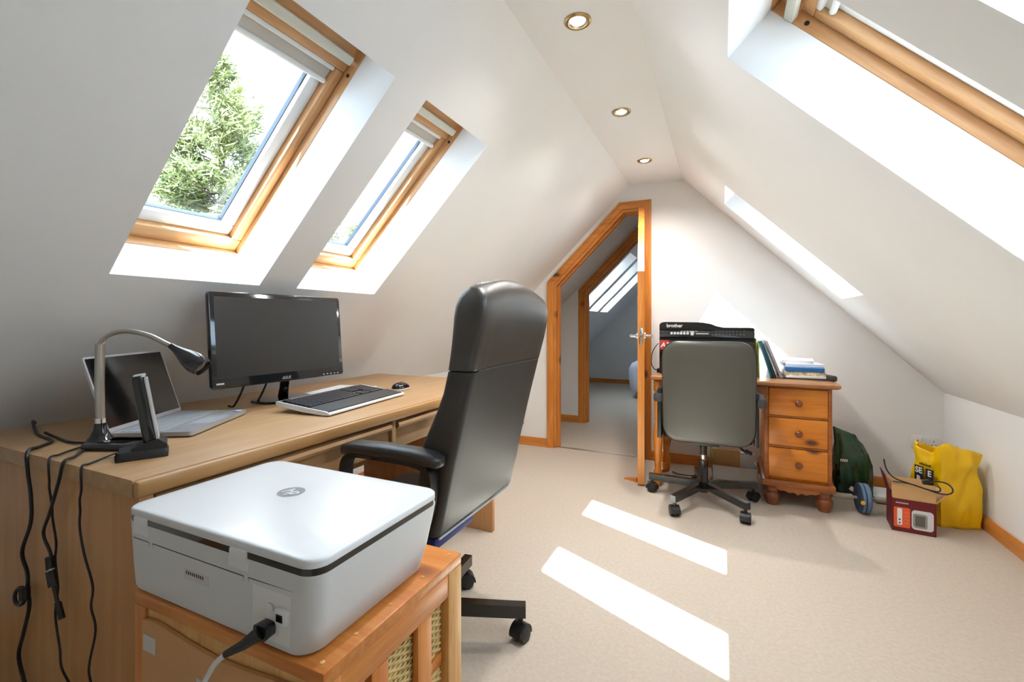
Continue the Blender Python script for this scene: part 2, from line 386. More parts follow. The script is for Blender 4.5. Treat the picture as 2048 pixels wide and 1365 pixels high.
# recessed downlights
dl_lab = {0: 'lit brass-rimmed downlight nearest the far gable wall', 1: 'lit brass-rimmed downlight, second from the far gable wall', 2: 'lit brass-rimmed downlight, third from the far gable wall'}
for i in range(3):
    y = 3.203 - i*.795
    t = thing('downlight', dl_lab[i], 'ceiling light', (-.48, y, ZC), group='recessed ceiling downlights')
    G().loft([[(r*math.cos(k*math.pi/14), r*math.sin(k*math.pi/14), z) for k in range(28)] for r, z in ((.033, .0), (.036, -.007), (.043, -.008), (.049, -.004), (.050, .001))], False).build('rim', M['brass'], t)
    G().loft([[(r*math.cos(k*math.pi/14), r*math.sin(k*math.pi/14), z) for k in range(28)] for r, z in ((.034, -.005), (.028, -.002), (.026, .0))], False).build('reflector', M['brushed'], t)
    G().lathe([(.0, -.003), (.024, -.004), (.026, -.001)], 20).build('bulb', M['bulb'], t)
    ld = bpy.data.lights.new('downlight_glow', 'SPOT'); ld.energy = LAMP; ld.spot_size = R(146); ld.spot_blend = 1.0; ld.shadow_soft_size = .025; ld.color = (1, .98, .95)
    lo = bpy.data.objects.new('downlight_glow', ld); COL.objects.link(lo); lo.parent = t; lo.location = (0, 0, -.012)

# ------------------------------------------------------------------ long birch desk
DX0, DX1, DY0, DY1, DZ = -1.97, -1.088, .525, 2.26, .77
t = thing('office_desk', 'long birch-veneer office desk holding the monitor and laptop', 'desk', (-1.53, 1.39, 0))
ox, oy = 1.53, -1.39
def dp(name, m, *b, bev=.002): return G().box(b[0]+ox, b[1]+ox, b[2]+oy, b[3]+oy, b[4], b[5], bev).build(name, M[m], t)
dp('desktop', 'desk_y', DX0, DX1-.02, DY0, DY1, DZ-.036, DZ)
dp('front_edge', 'desk_edge', DX1-.021, DX1, DY0, DY1, DZ-.036, DZ-.0005, bev=.008)
dp('side_panel', 'desk_side', DX0+.02, DX1-.012, DY0+.008, DY0+.036, 0, DZ-.036)
dp('side_panel', 'desk_side', DX0+.02, DX1+.004, 2.105, 2.133, 0, DZ-.036)
dp('back_panel', 'desk_y', DX0+.03, DX0+.05, DY0+.036, 2.105, .25, DZ-.036)
dp('rail', 'desk_y', DX1-.05, DX1-.03, DY0+.036, 2.105, DZ-.05, DZ-.036)
dp('divider', 'desk_z', DX1-.30, DX1-.014, 1.335, 1.357, DZ-.15, DZ-.036)
dp('pedestal', 'desk_z', DX0+.06, DX1-.045, DY0+.036, 1.0, .04, DZ-.15)
for y0, y1, n in ((DY0+.04, 1.331, 0), (1.361, 2.10, 1)):
    dr = dp('drawer', 'desk_y', DX1-.045, DX1-.026, y0, y1, DZ-.148, DZ-.05)
    G().prism([(0, 0), (.026, .004), (.030, .014), (.026, .024), (.012, .028), (0, .028)], y0+oy+.004, y1+oy-.004).build('lip_handle', M['desk_y'], dr, loc=(DX1-.03+ox-.005, 0, DZ-.073))
for k in range(3):
    dr = dp('drawer', 'desk_y', DX1-.046, DX1-.030, DY0+.045, .99, .06+k*.185, .235+k*.185)
    G().prism([(0, 0), (.022, .004), (.024, .014), (.010, .024), (0, .024)], DY0+.045+oy, .99+oy).build('lip_handle', M['desk_y'], dr, loc=(DX1-.032+ox, 0, .205+k*.185))

# ------------------------------------------------------------------ chairs
def caster(g, r=.027):
    g.loft([[(x*.8, y, z) for x, y, z in q] for q in [[(.0+.030*math.cos(a), s, r+.030*math.sin(a)) for a in [2*math.pi*k/20 for k in range(20)]] for s in (-.026, -.024)]])
    for s in (-1, 1):
        g.loft([[(rr*math.cos(2*math.pi*k/20), s*y, r+rr*math.sin(2*math.pi*k/20)) for k in range(20)] for rr, y in ((.019, .027), (r-.002, .025), (r, .021), (r, .010), (r-.003, .007))])
    hood = [( .034*math.cos(a), .034*math.sin(a)+r) for a in [R(-10+20*k) for k in range(11)]]
    g.prism(hood + [(-.02, r+.004), (.02, r-.004)], -.024, .024)
    g.lathe([(.009, r+.02), (.009, .085)], 10)
    return g
def star_base(root, r, rot, zt, h, mat_leg, col_top, sleeve):
    for k in range(5):
        a = rot + k*2*math.pi/5; Mx = Matrix.Rotation(a, 4, 'Z')
        lg = G().loft([[(x, -w, z-hh), (x, w, z-hh), (x, w, z), (x, -w, z)] for x, w, z, hh in ((.015, .017, zt+.012, h), (r-.03, .0165, zt, h*.92), (r+.018, .0165, zt-.001, h*.9))], M=Mx).build('leg', mat_leg, root, smooth=30)
        cg = G(); caster(cg)
        c = cg.build('caster', M['black'], lg, loc=(r*math.cos(a), r*math.sin(a), 0), rot=(0, 0, a + .9 + k*1.3))
    G().lathe([(.0, zt-h-.01), (.03, zt-h-.01), (.032, zt+.012), (.027, zt+.02), (.0255, zt+sleeve)], 18).build('column_sleeve', M['steel_black'], root)
    G().lathe([(.0, zt), (.014, zt+sleeve-.01), (.014, col_top)], 16).build('gas_lift', M['brushed'], root)

CX, CY = -.93, 1.31
c1 = thing('office_chair', 'tall-backed black leather office chair at the birch desk', 'chair', (CX, CY, 0))
rear = [(.485, -.722), (.68, -.676), (.83, -.64), (.964, -.605), (1.06, -.578), (1.13, -.568), (1.16, -.573), (1.18, -.588), (1.195, -.61)]
front = [(.485, -.80), (.6, -.80), (.75, -.776), (.883, -.712), (.964, -.692), (1.022, -.682), (1.08, -.676), (1.13, -.672), (1.16, -.664), (1.18, -.65), (1.195, -.63)]
def back_sec(z, hw, inset=0):
    f, r = interp(front, z)-CX+inset, interp(rear, z)-CX-inset
    rad = min(.022, (r-f)*.45); hw -= inset
    cr = .034*max(0, (z-.9)/.285)**1.5
    out = []
    for x, y in rrect(f, r, -hw, hw, rad, 5): out.append((x + .012*(1-(y/hw)**2)*0, y, z + cr*(1-(y/hw)**2)))
    # subdivide the long sides so the crown is smooth
    res = []
    for i, p in enumerate(out):
        q = out[(i+1) % len(out)]; res.append(p)
        if abs(p[1]-q[1]) > .2:
            for k in range(1, 12):
                y = p[1]+(q[1]-p[1])*k/12; x = p[0]+(q[0]-p[0])*k/12
                res.append((x, y, z + cr*(1-(y/hw)**2)))
    return res
hwf = lambda z: .245 + (.006 if .6 < z < 1.0 else 0)
zs = [.485, .49, .50, .56, .62, .68, .75, .80, .85, .90, .94, .960, .963]
G().loft([back_sec(z, .248, .012 if z < .488 else (.004 if z < .495 else (.006 if z > .962 else 0))) for z in zs]).build('backrest', M['leather_back'], c1, 50)
zs = [.962, .965, .97, 1.0, 1.04, 1.08, 1.11, 1.14, 1.162, 1.176, 1.186, 1.193]
G().loft([back_sec(z, .249 - .022*max(0, (z-1.13)/.06)**2, .004 if z < .963 else 0) for z in zs]).build('headrest', M['leather_head'], c1, 50)
p = []
for y in [-.222+.037*k for k in range(13)]: p.append((interp(rear, .9635)-CX+.001, y, .9635+.002*(1-(y/.25)**2)))
G().tube(p, .0017, 6).build('seam', M['rubber'], c1)
edge = [(interp(rear, z)-CX-.001, -.245, z) for z in (.5, .6, .7, .8, .9, .95)]
G().tube([(interp(rear, .49)-CX, y, .487) for y in (-.235, 0, .235)], .0035, 6).build('piping', M['pale_ink'], c1)
# seat
ss = []
for z, i in ((.40, .03), (.405, .012), (.42, .0), (.455, .0), (.475, .012), (.487, .05)):
    ss.append([(x, y, z) for x, y in rrect(-.265+i, .130-i, -.25+i, .25-i, .06, 6)])
G().loft(ss).build('seat', M['leather'], c1, 60)
G().box(.06, .178, -.21, .02, .43, .468, .012).build('seat_underside', M['blue_fabric'], c1)
G().box(-.1, .08, -.08, .08, .355, .40, .01).build('mechanism', M['black'], c1)
for s in (-1, 1):
    path = spl([(.11, s*.245, .43), (.165, s*.268, .50), (.20, s*.272, .58), (.208, s*.272, .67), (.17, s*.272, .705), (0, s*.272, .710), (-.07, s*.272, .702), (-.098, s*.275, .66), (-.09, s*.272, .52), (-.06, s*.255, .40)], 6)
    gf = G(); P = [Vector(q) for q in path]; secs = []
    for i, q in enumerate(P):
        tt = (P[min(i+1, len(P)-1)] - P[max(i-1, 0)]).normalized(); nn = Vector((0, 1, 0)).cross(tt).normalized()
        secs.append([tuple(q + Vector((0, 1, 0))*a*.02 + nn*b*.009) for a, b in ((-1, -1), (1, -1), (1, 1), (-1, 1))])
    gf.loft(secs); arm = gf.build('arm_frame', M['black'], c1, 40)
    gp = G(); secs = []
    for x, hw, zz, th in ((-.108, .012, .712, .012), (-.10, .024, .718, .020), (-.06, .029, .726, .024), (.05, .031, .728, .026), (.16, .031, .727, .026), (.215, .030, .722, .025), (.236, .026, .718, .020), (.243, .014, .716, .012)):
        secs.append([(x, s*.272 + yy, zz + z) for yy, z in rrect(-hw, hw, -th*.75, th*.75, min(hw, th*.75)*.8, 4)])
    gp.loft(secs).build('arm_pad', M['leather'], arm, 60)
star_base(c1, .325, R(23.4), .125, .046, M['steel_black'], .37, .10)
G().tube([(.02, .08, .37), (.02, .27, .37), (.02, .30, .372)], [.006, .006, .012], 8).build('lever', M['black'], c1)
G().tube([(.10, .28, .44), (.10, .31, .44)], .016, 10).build('tilt_knob', M['black'], c1)

C2X, C2Y = -.103, 3.00
c2 = thing('swivel_chair', 'grey-backed swivel chair with small armrests at the pedestal desk', 'chair', (C2X, C2Y, 0))
def c2_loop(inset, y, w=.252, z0=.395, z1=.985):
    o = []
    for x, z in rrect(-w+inset, w-inset, z0+inset, z1-inset, .085-inset*.6, 8):
        k = (z-.69)/.3
        x *= 1 - .05*max(0, -k)**2 - .03*max(0, k)**3
        o.append((x + .028, y - .03*(1-(x/.25)**2)*.8 + .015*k*k*0 - .02*k, z))
    return o
yb = -.185
G().loft([c2_loop(.10, yb-.004), c2_loop(.03, yb-.002), c2_loop(.014, yb+.001), c2_loop(.006, yb+.006)]).build('rear_panel', M['vinyl'], c2, 60)
G().loft([c2_loop(.012, yb+.004), c2_loop(.0, yb+.012), c2_loop(.0, yb+.055), c2_loop(.03, yb+.075), c2_loop(.09, yb+.085)]).build('backrest', M['leather'], c2, 60)
G().loft([[(x+.02, y, z) for x, y in rrect(-.24+i, .24-i, -.17+i, .26-i, .07, 6)] for z, i in ((.40, .02), (.41, 0), (.45, 0), (.475, .02), (.485, .06))]).build('seat', M['leather'], c2, 60)
G().box(-.07, .09, -.10, .10, .365, .405, .008).build('mechanism', M['black'], c2)
for s in (-1, 1):
    fr = G().box(.02+s*.258-.012, .02+s*.258+.012, -.16, .0, .40, .70, .006).build('arm_frame', M['black'], c2)
    G().loft([[(.028+s*.272 + x, -.135+y0, .645+z) for x, z in rrect(-hw, hw, -.026, .026, .014, 4)] for y0, hw in ((-.03, .016), (-.025, .026), (.2, .028), (.23, .02))]).build('arm_pad', M['rubber'], fr, 60)
G().lathe([(.0, .29), (.019, .29), (.022, .37), (0, .37)], 16).build('gas_lift_boot', M['black'], c2)
star_base(c2, .31, R(243), .118, .042, M['steel_black'], .37, .14)
G().tube([(.1, .05, .37), (.19, .0, .362), (.235, -.03, .33)], .006, 8).tube([(.225, -.025, .345), (.26, -.03, .33)], [.010, .012], 8).build('lever', M['black'], c2)

# ------------------------------------------------------------------ slatted unit and white printer
UX0, UX1, UY0, UY1, UZ = -.889, -.460, .425, .762, .650
u = thing('storage_unit', 'reddish pine storage unit with wicker baskets under the white printer', 'storage unit', ((UX0+UX1)/2, (UY0+UY1)/2, 0))
ux, uy = -(UX0+UX1)/2, -(UY0+UY1)/2
def up(name, m, a, b, c, d, e, f, bev=.0015, par=None): return G().box(a+ux, b+ux, c+uy, d+uy, e, f, bev).build(name, M[m], par or u)
top = up('top_board', 'unit_x', UX0, UX1, UY0, UY1, UZ-.020, UZ, .002)
for y in (.44, .50, .575, .66, .745):
    G().lathe([(.0, 0), (.0035, 0), (.0035, .0008), (.0, .001)], 10, (UX1-.018+ux, y+uy, UZ)).build('peg', M['unit_pale'], top)
for x0 in (UX0, UX1-.03):
    for y0 in (UY0, UY1-.045): up('post', 'unit_pale' if x0 > -.6 and y0 > .6 else 'unit_z', x0, x0+.03, y0, y0+(.045 if y0 > .6 else .03), 0, UZ-.020)
up('rail', 'unit_y', UX1-.022, UX1-.001, UY0+.03, UY1-.045, UZ-.062, UZ-.020)
up('rail', 'unit_y', UX0+.001, UX0+.022, UY0+.03, UY1-.045, UZ-.062, UZ-.020)
up('rail', 'unit_x', UX0+.03, UX1-.03, UY1-.022, UY1-.002, UZ-.062, UZ-.020)
for y0, y1 in ((.625, .664), (.514, .551)): up('slat', 'unit_z', UX1-.013, UX1-.001, y0, y1, .03, UZ-.062)
for z in (.03, .245, .462): up('runner', 'unit_y', UX1-.045, UX1-.0135, UY0+.03, UY1-.04, z, z+.022)
up('shelf', 'unit_x', UX0+.03, UX1-.05, UY0+.03, UY1-.03, .03, .045)
# cardboard back with a sagging upper edge
pts = [(UX0+.028+ux, .03), (UX1-.03+ux, .03)]
for k in range(13):
    x = UX1-.03 - k*(UX1-UX0-.058)/12; pts.append((x+ux, .618 - .012*math.sin(math.pi*k/12)**2 - .006*(k % 12 == 0)))
bp = G().prism(pts, UY0-.003+uy, UY0+.003+uy).build('back_board', M['cardboard'], u, 30)
G().box(-.855+ux, -.822+ux, UY0-.0045+uy, UY0-.003+uy, .566, .592).build('tape', M['label_grey'], bp, rot=(0, R(0), 0))
G().box(-.715+ux, -.685+ux, UY0-.0045+uy, UY0-.003+uy, .555, .565).build('sticker', M['label_grey'], bp)
up('back_rail', 'unit_pale', UX0+.03, UX1-.03, UY0+.004, UY0+.02, .60, .63)
# wicker baskets seen between the slats
def weave(g, y0, y1, x, z0, z1, pitch=.0058):
    z = z0; r = 0
    n = int((y1-y0)/.012)
    while z < z1:
        path = [(x + .0022*(1 if (k + r) % 2 else -1), y0+(y1-y0)*k/n, z + random.uniform(-.0004, .0004)) for k in range(n+1)]
        g.tube(path, .0026, 5); z += pitch; r += 1
    for k in range(0, n+1): g.tube([(x, y0+(y1-y0)*k/n, z0), (x, y0+(y1-y0)*k/n, z1)], .0016, 4)
    return g
for i, (z0, bh) in enumerate(((.053, .185), (.268, .185), (.485, .098))):
    bk = thing('wicker_basket', ['wicker basket in the lowest tier of the pine unit', 'wicker basket in the middle tier of the pine unit', 'wicker basket in the top tier under the white printer'][i], 'basket', ((UX0+UX1)/2, (UY0+UY1)/2, z0), group='baskets in the pine unit')
    g = G(); weave(g, UY0+.035+uy, UY1-.05+uy, UX1-.018+ux, .006, bh-.003)
    k = g.build('woven_side', M['wicker'], bk, 60); k['kind'] = 'stuff'
    G().box(UX0+.05+ux, UX1-.024+ux, UY0+.04+uy, UY1-.055+uy, 0, bh-.006).build('body', M['wicker'], bk)
    G().tube([(UX1-.021+ux, UY0+.035+uy, bh), (UX1-.021+ux, UY1-.05+uy, bh)], .005, 8).build('border', M['wicker'], bk)

P = thing('printer', 'white flatbed home printer with black band on the pine unit', 'printer', (-.705, .575, UZ))
hx_, hy_ = .225, .146
def psec(z, i, fr=0, r=.028):   # i inset, fr front inset (+y)
    o = []
    for x, y in rrect(-hx_+i, hx_-i, -hy_+i*.1, hy_-i-fr, r, 6):
        bulge = .012*(1-(x/hx_)**2) if y > 0 else 0
        o.append((x, y+bulge*(1 if y > .08 else 0), z))
    return o
body = G().loft([psec(.002, .018, .03), psec(.006, .012, .022), psec(.04, .007, .012), psec(.09, .002, .003), psec(.112, 0, 0), psec(.1125, 0, 0)]).build('body', M['grey_plastic'], P, 50)
G().loft([psec(.1125, .0008, 0), psec(.1225, .0008, 0)]).build('black_band', M['gloss_black'], P, 50)
G().loft([psec(.1215, .004, 0), psec(.1222, .0003, 0), psec(.1300, .0003, 0), psec(.1322, .0018, .001), psec(.1335, .006, .004), psec(.1345, .02, .015), psec(.1355, .06, .05)]).build('lid', M['white_plastic'], P, 60)
yb = -hy_
for x in (-.172, .075):
    h_ = G().box(x-.018, x+.018, yb-.004, yb+.02, .108, .124, .003).box(x-.022, x+.022, yb-.0012, yb+.01, .094, .110, .001).build('hinge', M['white_plastic'], P)
seam = [(-.196, yb+.0008, .086), (-.15, yb+.0008, .086), (-.148, yb+.0018, .070), (-.142, yb+.0018, .070), (-.14, yb+.0008, .086), (.085, yb+.0008, .086), (.087, yb+.0025, .060), (.093, yb+.0025, .060), (.095, yb+.0008, .086), (.186, yb+.0012, .088), (.194, yb+.0028, .093), (.200, yb+.0042, .100), (.201, yb+.0046, .112)]
G().tube(seam, .0011, 5).build('rear_seam', M['ink'], P)
rp = G().box(.104, .180, yb+.0002, yb+.02, .010, .080, .0006).build('port_panel', M['port_grey'], P)
G().box(.155, .178, yb-.006, yb+.01, .040, .062, .003).build('usb_port', M['white_plastic'], rp)
G().box(.160, .172, yb-.0066, yb, .046, .056).build('usb_socket', M['gloss_black'], rp)
G().box(.128, .158, yb-.002, yb+.01, .022, .044, .001).build('power_socket', M['port_grey'], rp)
G().lathe([(0, 0), (.006, 0), (.006, .002), (0, .002)], 12, M=Matrix.Translation((.142, yb-.001, .058)) @ Matrix.Rotation(R(90), 4, 'X')).build('boss', M['white_plastic'], rp)
lb = G().box(-.055, .005, yb+.0002, yb+.006, .050, .066).build('rating_label', M['label_grey'], P)
for i in range(9): G().box(-.05+i*.005, -.0475+i*.005, yb-.0001, yb+.001, .058, .063).build('print_mark', M['ink'], lb)
# emblem on the lid: grey ring with slanted letters
em = G().loft([[(r*math.cos(2*math.pi*k/28), r*math.sin(2*math.pi*k/28)*.97, .1358) for k in range(28)] for r in (.0205, .0245)], False).build('emblem', M['pale_ink'], P, loc=(-.015, .015, 0), rot=(0, 0, 0))
em.data.materials[0] = mat('emblem_grey', (150, 150, 152), .35, metal=.3)
G().lathe([(.0, .1352), (.0206, .1352), (.0206, .13565), (0, .13566)], 28).build('emblem_disc', em.data.materials[0], P, loc=(-.015, .015, 0))
text('hp', .034, M['white_ink'], P, (-.015, .015, .1362), (0, 0, 0), 'emblem_letters', .35)
pc = thing('power_cable', 'black and white power lead plugged into the white printer', 'cable', (-.565, .43, .67))
pl_ = G().loft([[(x, y, z) for x, z in rrect(-w, w, -h, h, min(w, h)*.5, 3)] for y, w, h in ((.008, .011, .009), (-.008, .012, .010))])
pl_.build('plug', M['gloss_black'], pc, loc=(.004, -.012, .013))
G().tube([(.004, -.018, .013), (-.012, -.030, .0), (-.036, -.040, -.014)], [.010, .007, .0045], 8).build('strain_relief', M['black'], pc)
G().tube(spl([(-.034, -.039, -.013), (-.055, -.045, -.035), (-.08, -.048, -.09), (-.09, -.045, -.2), (-.07, -.045, -.4), (-.10, -.05, -.62), (-.15, -.03, -.664)], 5), .0036, 7).build('cord', M['grey_plastic'], pc)

# ------------------------------------------------------------------ things on the birch desk
mo = thing('monitor', 'black widescreen monitor with round foot on the birch desk', 'monitor', (-1.678, 1.335, DZ), R(-4))
G().lathe([(0, 0), (.115, 0), (.118, .004), (.114, .010), (.06, .016), (0, .018)], 36).build('foot', M['gloss_black'], mo)
G().loft([[(x0+x, y - x0*.55, z) for x, y in rrect(-.010, .010, -hw, hw, .008, 4)] for x0, hw, z in ((.0, .022, .014), (.04, .018, .06), (.085, .020, .115), (.092, .03, .18))]).build('stem', M['gloss_black'], mo, 50)
pm = Matrix.Translation((.122, -.076, .094)) @ Matrix.Rotation(R(-5), 4, 'Y')
pan = G().loft([[(x, y, z) for y, z in rrect(-.277+i, .277-i, i, .342-i, .012, 4)] for x, i in ((-.045, .06), (-.03, .03), (-.012, .004), (0, .0), (.010, .001), (.012, .003))], M=pm).build('panel', M['gloss_black'], mo, 40)
G().box(.0122, .0128, -.258, .258, .035, .323, M=pm).build('screen', M['screen'], pan)
for k in range(5): G().box(.0121, .0131, .170+k*.018, .176+k*.018, .008, .012, M=pm).build('button', M['pale_ink'], pan)
lt = text('ASUS', .016, M['silver'], pan, pm @ Vector((.0126, .0, .014)), (R(90), 0, R(90)), 'lettering', .2)
G().box(.0122, .0130, -.262, -.236, .015, .021, M=pm).build('print_mark', M['pale_ink'], pan)
for nm, lb_, dy in (('video_lead', 'black lead hanging behind the monitor on its laptop side', -.05), ('mains_lead', 'black lead hanging behind the monitor beside its foot', .045)):
    tag(G().tube(spl([(.035, 0, .15), (.0, -.005, .07), (-.035, -.015, .006), (-.06, -.02, .005)], 5), .004, 7).build(nm, M['black'], loc=(-1.66, 1.20+dy, DZ)), lb_, 'cable')

tag(G().loft([[(x, y, z) for x, y in rrect(-.105, .105, -.1485, .1485, .002, 1)] for z in (0, .0012)]).build('paper_sheet', M['paper'], loc=(-1.66, 1.64, DZ), rot=(0, 0, R(12))), 'white paper sheet lying under the keyboard by the monitor foot', 'paper')

kb = thing('keyboard', 'black and white full-size keyboard in front of the monitor', 'keyboard', (-1.372, 1.385, DZ), R(6.7))
# local: +x towards the user, y along the keyboard; rear raised
kp = [(.118, .005), (.118, .010), (.10, .016), (.03, .024), (-.07, .036), (-.112, .041), (-.118, .036), (-.112, .026), (.0, .010), (.09, .003)]
G().prism(kp, -.242, .242).build('case', M['white_plastic'], kb, 40)
def ktop(x): return interp([(-.118, .0405), (-.112, .041), (-.07, .036), (.03, .024), (.10, .016), (.118, .010)], x)
def slab(x0, x1, y0, y1, lift, th): return [(x0, y0, ktop(x0)+lift), (x1, y0, ktop(x1)+lift), (x1, y1, ktop(x1)+lift), (x0, y1, ktop(x0)+lift)], th
def kslab(g, x0, x1, y0, y1, lift, th):
    q = [(x0, y0), (x1, y0), (x1, y1), (x0, y1)]
    g.loft([[(x, y, ktop(x)+lift) for x, y in q], [(x*.97+(x0+x1)/2*.03, y*.97+(y0+y1)/2*.03, ktop(x)+lift+th) for x, y in q]])
    return g
kslab(G(), -.108, .03, -.236, .236, .0, .0012).build('key_bed', M['gloss_black'], kb)
kslab(G(), .032, .108, -.236, .236, .0, .004).build('palm_rest', M['rubber'], kb)
keyg = {}
x = -.090
for row in range(6):
    widths = [1]*15 if row < 5 else [1.25, 1, 1.25, 6, 1.25, 1, 1.25, 2]
    y = -.228; tot = sum(widths); uw = .288/tot
    for wd in widths:
        kslab(G(), x, x+.0155, y+.001, y+wd*uw-.001, .001, .0035).build('key', M['pc_key'], kb, 0); y += wd*uw
    for c0, n in ((.070, 3), (.135, 4)):
        if row == 3 and n == 3: continue
        for k in range(n):
            kslab(G(), x, x+.0155, c0+k*.0195+.001, c0+(k+1)*.0195-.001, .001, .0035).build('key', M['pc_key'], kb, 0)
    x += .0195
mu = thing('mouse', 'black domed mouse with pale underside beside the keyboard', 'mouse', (-1.405, 1.765, DZ), R(96))
G().loft([[(x, y, z) for x, y in rrect(-.052+i, .052-i, -.033+i, .033-i, .03-i*.5, 6)] for z, i in ((0, .004), (.004, 0), (.010, .0))]).build('base', M['white_plastic'], mu, 60)
G().loft([[(x*1.0-.004*t_, y, z) for x, y in rrect(-.052+i, .052-i, -.033+i*.8, .033-i*.8, max(.006, .03-i*.5), 6)] for z, i, t_ in ((.009, .001, 0), (.018, .003, 0), (.026, .009, 1), (.032, .017, 1.5), (.0355, .026, 2))]).build('shell', M['gloss_black'], mu, 70)
G().tube([(.022, 0, .0325), (.034, 0, .029)], .004, 8).build('wheel', M['pale_ink'], mu)

# laptop: local +x towards the user
lpA = math.atan2(.51, .86)
la = thing('laptop', 'open silver laptop behind the desk lamp', 'laptop', (-1.546, .878, DZ), lpA)
G().loft([[(x, y, z) for x, y in rrect(-.11, .11, -.164, .164, .008, 3)] for z in (.004, .0045, .015, .016)]).build('base', M['laptop_grey'], la)
for x in (-.08, .08):
    for y in (-.13, .13): G().lathe([(.006, 0), (.006, .005)], 8, (x, y, 0)).build('foot', M['black'], la)
G().box(.035, .102, -.055, .055, .0158, .0164).build('touchpad', M['key_grey'], la)
for r_ in range(6):
    for k in range(14):
        y = -.148+k*.0212
        G().box(-.088+r_*.0185, -.072+r_*.0185, y, y+.0185, .0158, .0172).build('key', M['key_grey'], la, 0)
for k, c in enumerate(('f_blue', 'white_ink')): G().box(.08, .098, .12+k*.02, .136+k*.02, .0159, .0163).build('sticker', M[c], la)
lm = Matrix.Translation((-.108, 0, .017)) @ Matrix.Rotation(R(-18), 4, 'Y')
lid = G().loft([[(x, y, z) for y, z in rrect(-.164, .164, 0, .223, .008, 3)] for x in (-.006, .0)], M=lm).build('lid', M['laptop_grey'], la)
G().box(.0001, .0008, -.158, .158, .012, .217, M=lm).build('screen', M['laptop_screen'], lid)

dlp = thing('desk_lamp', 'black and silver gooseneck lamp beside the cordless phone', 'lamp', (-1.488, .634, DZ), math.atan(420/910))
# local +x = towards the lamp head
G().loft([[(x, y, z) for x, y in rrect(-.034+i, .150-i, -.050+i, .050-i, .048-i*.5, 8)] for z, i in ((0, .004), (.006, 0), (.012, .002), (.018, .012), (.020, .03))]).build('base', M['gloss_black'], dlp, 60)
G().lathe([(0, .018), (.030, .018), (.022, .030), (.015, .045), (.0135, .062), (0, .062)], 20).build('collar', M['gloss_black'], dlp)
G().lathe([(0, .06), (.0115, .06), (.0115, .075), (0, .076)], 16).build('chrome_cap', M['chrome'], dlp)
G().tube([(0, 0, .074), (-.002, 0, .17), (.0, 0, .27)], .0105, 14).build('stem', M['brushed'], dlp)
G().tube(spl([(0, 0, .26), (.004, 0, .275), (.03, 0, .297), (.075, 0, .304), (.13, 0, .292), (.172, 0, .272), (.192, 0, .262)], 6), .0065, 12).build('gooseneck', M['brushed'], dlp)
hdm = Matrix.Translation((.186, 0, .266)) @ Matrix.Rotation(R(125), 4, 'Y')
G().lathe([(0, 0), (.008, 0), (.009, .012), (.014, .03), (.022, .055), (.026, .075), (.0265, .092), (.025, .104), (.022, .105), (.02, .098), (0, .096)], 24, M=hdm).build('lamp_head', M['gloss_black'], dlp, 50)

ph = thing('cordless_phone', 'black cordless phone standing in its charging cradle', 'phone', (-1.285, .632, DZ), R(61))
G().loft([[(x, y, z) for x, y in rrect(-.050+i, .050-i, -.037+i, .037-i, .008, 3)] for z, i in ((0, .0), (.010, .0), (.020, .004), (.022, .008))]).build('cradle', M['soft_black'], ph, 40)
G().prism([(-.02, .02), (.047, .02), (.047, .030), (.03, .044), (-.02, .028)], -.031, .031).build('handset_rest', M['soft_black'], ph, 30)
for k in range(2): G().box(-.0512, -.047, -.025+k*.02, -.018+k*.02, .004, .014).build('jack', M['gloss_black'], ph)
hm = Matrix.Translation((.018, 0, .024)) @ Matrix.Rotation(R(-9), 4, 'Y')
hs = G().loft([[(x, y, z) for x, y in rrect(-.015*k, .013*k, -.024, .024, .008*k, 4)] for z, k in ((0, .8), (.005, 1), (.16, .95), (.172, .85), (.176, .6))], M=hm).build('handset', M['gloss_black'], ph, 50)
hf = G()
hf.loft([[(x+.0135, y, z) for x, y in rrect(-.003, .003, -.0245, .0245, .002, 2)] for z in (.004, .168)], M=hm)
hf.build('silver_edge', M['silver'], hs)
hf2 = G().loft([[(x, y, z) for x, y in rrect(-.009, .014, -.0225, .0225, .006, 3)] for z in (.172, .1775)], M=hm).build('silver_cap', M['silver'], hs)

def cable(name, label, pts, r, extra=None, n=5):
    o0 = Vector(pts[0]); t_ = thing(name, label, 'cable', tuple(o0))
    g = G().tube([p_ - o0 for p_ in spl(pts, n)], r, 7); g.build('cord', M['black'], t_)
    return t_, o0
Zt = DZ + .004; Yp = DY0 - .006
ca, o0 = cable('knotted_cable', 'thick black cord with a knotted loop hanging off the birch desk', [(-1.99, .68, .775), (-1.93, .655, .790), (-1.80, .62, Zt), (-1.66, .60, Zt), (-1.61, .56, Zt), (-1.575, .525, Zt), (-1.55, Yp-.002, .73), (-1.54, Yp, .671), (-1.541, Yp, .605), (-1.587, Yp, .524), (-1.559, Yp, .478), (-1.557, Yp, .436), (-1.549, Yp, .396), (-1.58, Yp, .321), (-1.606, Yp, .255), (-1.569, Yp, .18), (-1.55, Yp-.01, .05), (-1.57, Yp-.05, .005), (-1.75, .40, .005)], .0042)
lp_ = [Vector((-1.580 + .026*math.cos(a), Yp-.006+.004*math.sin(a), .418 + .019*math.sin(a))) - o0 for a in [R(20*k) for k in range(19)]]
G().tube(lp_, .0042, 7).build('loop', M['black'], ca)
G().tube([Vector((-1.555, Yp-.006, .445))-o0, Vector((-1.548, Yp-.008, .418))-o0], .011, 8).build('knot', M['black'], ca)
cable('lamp_cord', 'black lead running across the desk from the wall to the lamp', [(-1.80, .637, Zt), (-1.70, .625, Zt), (-1.60, .615, Zt), (-1.515, .625, Zt+.004)], .0036)
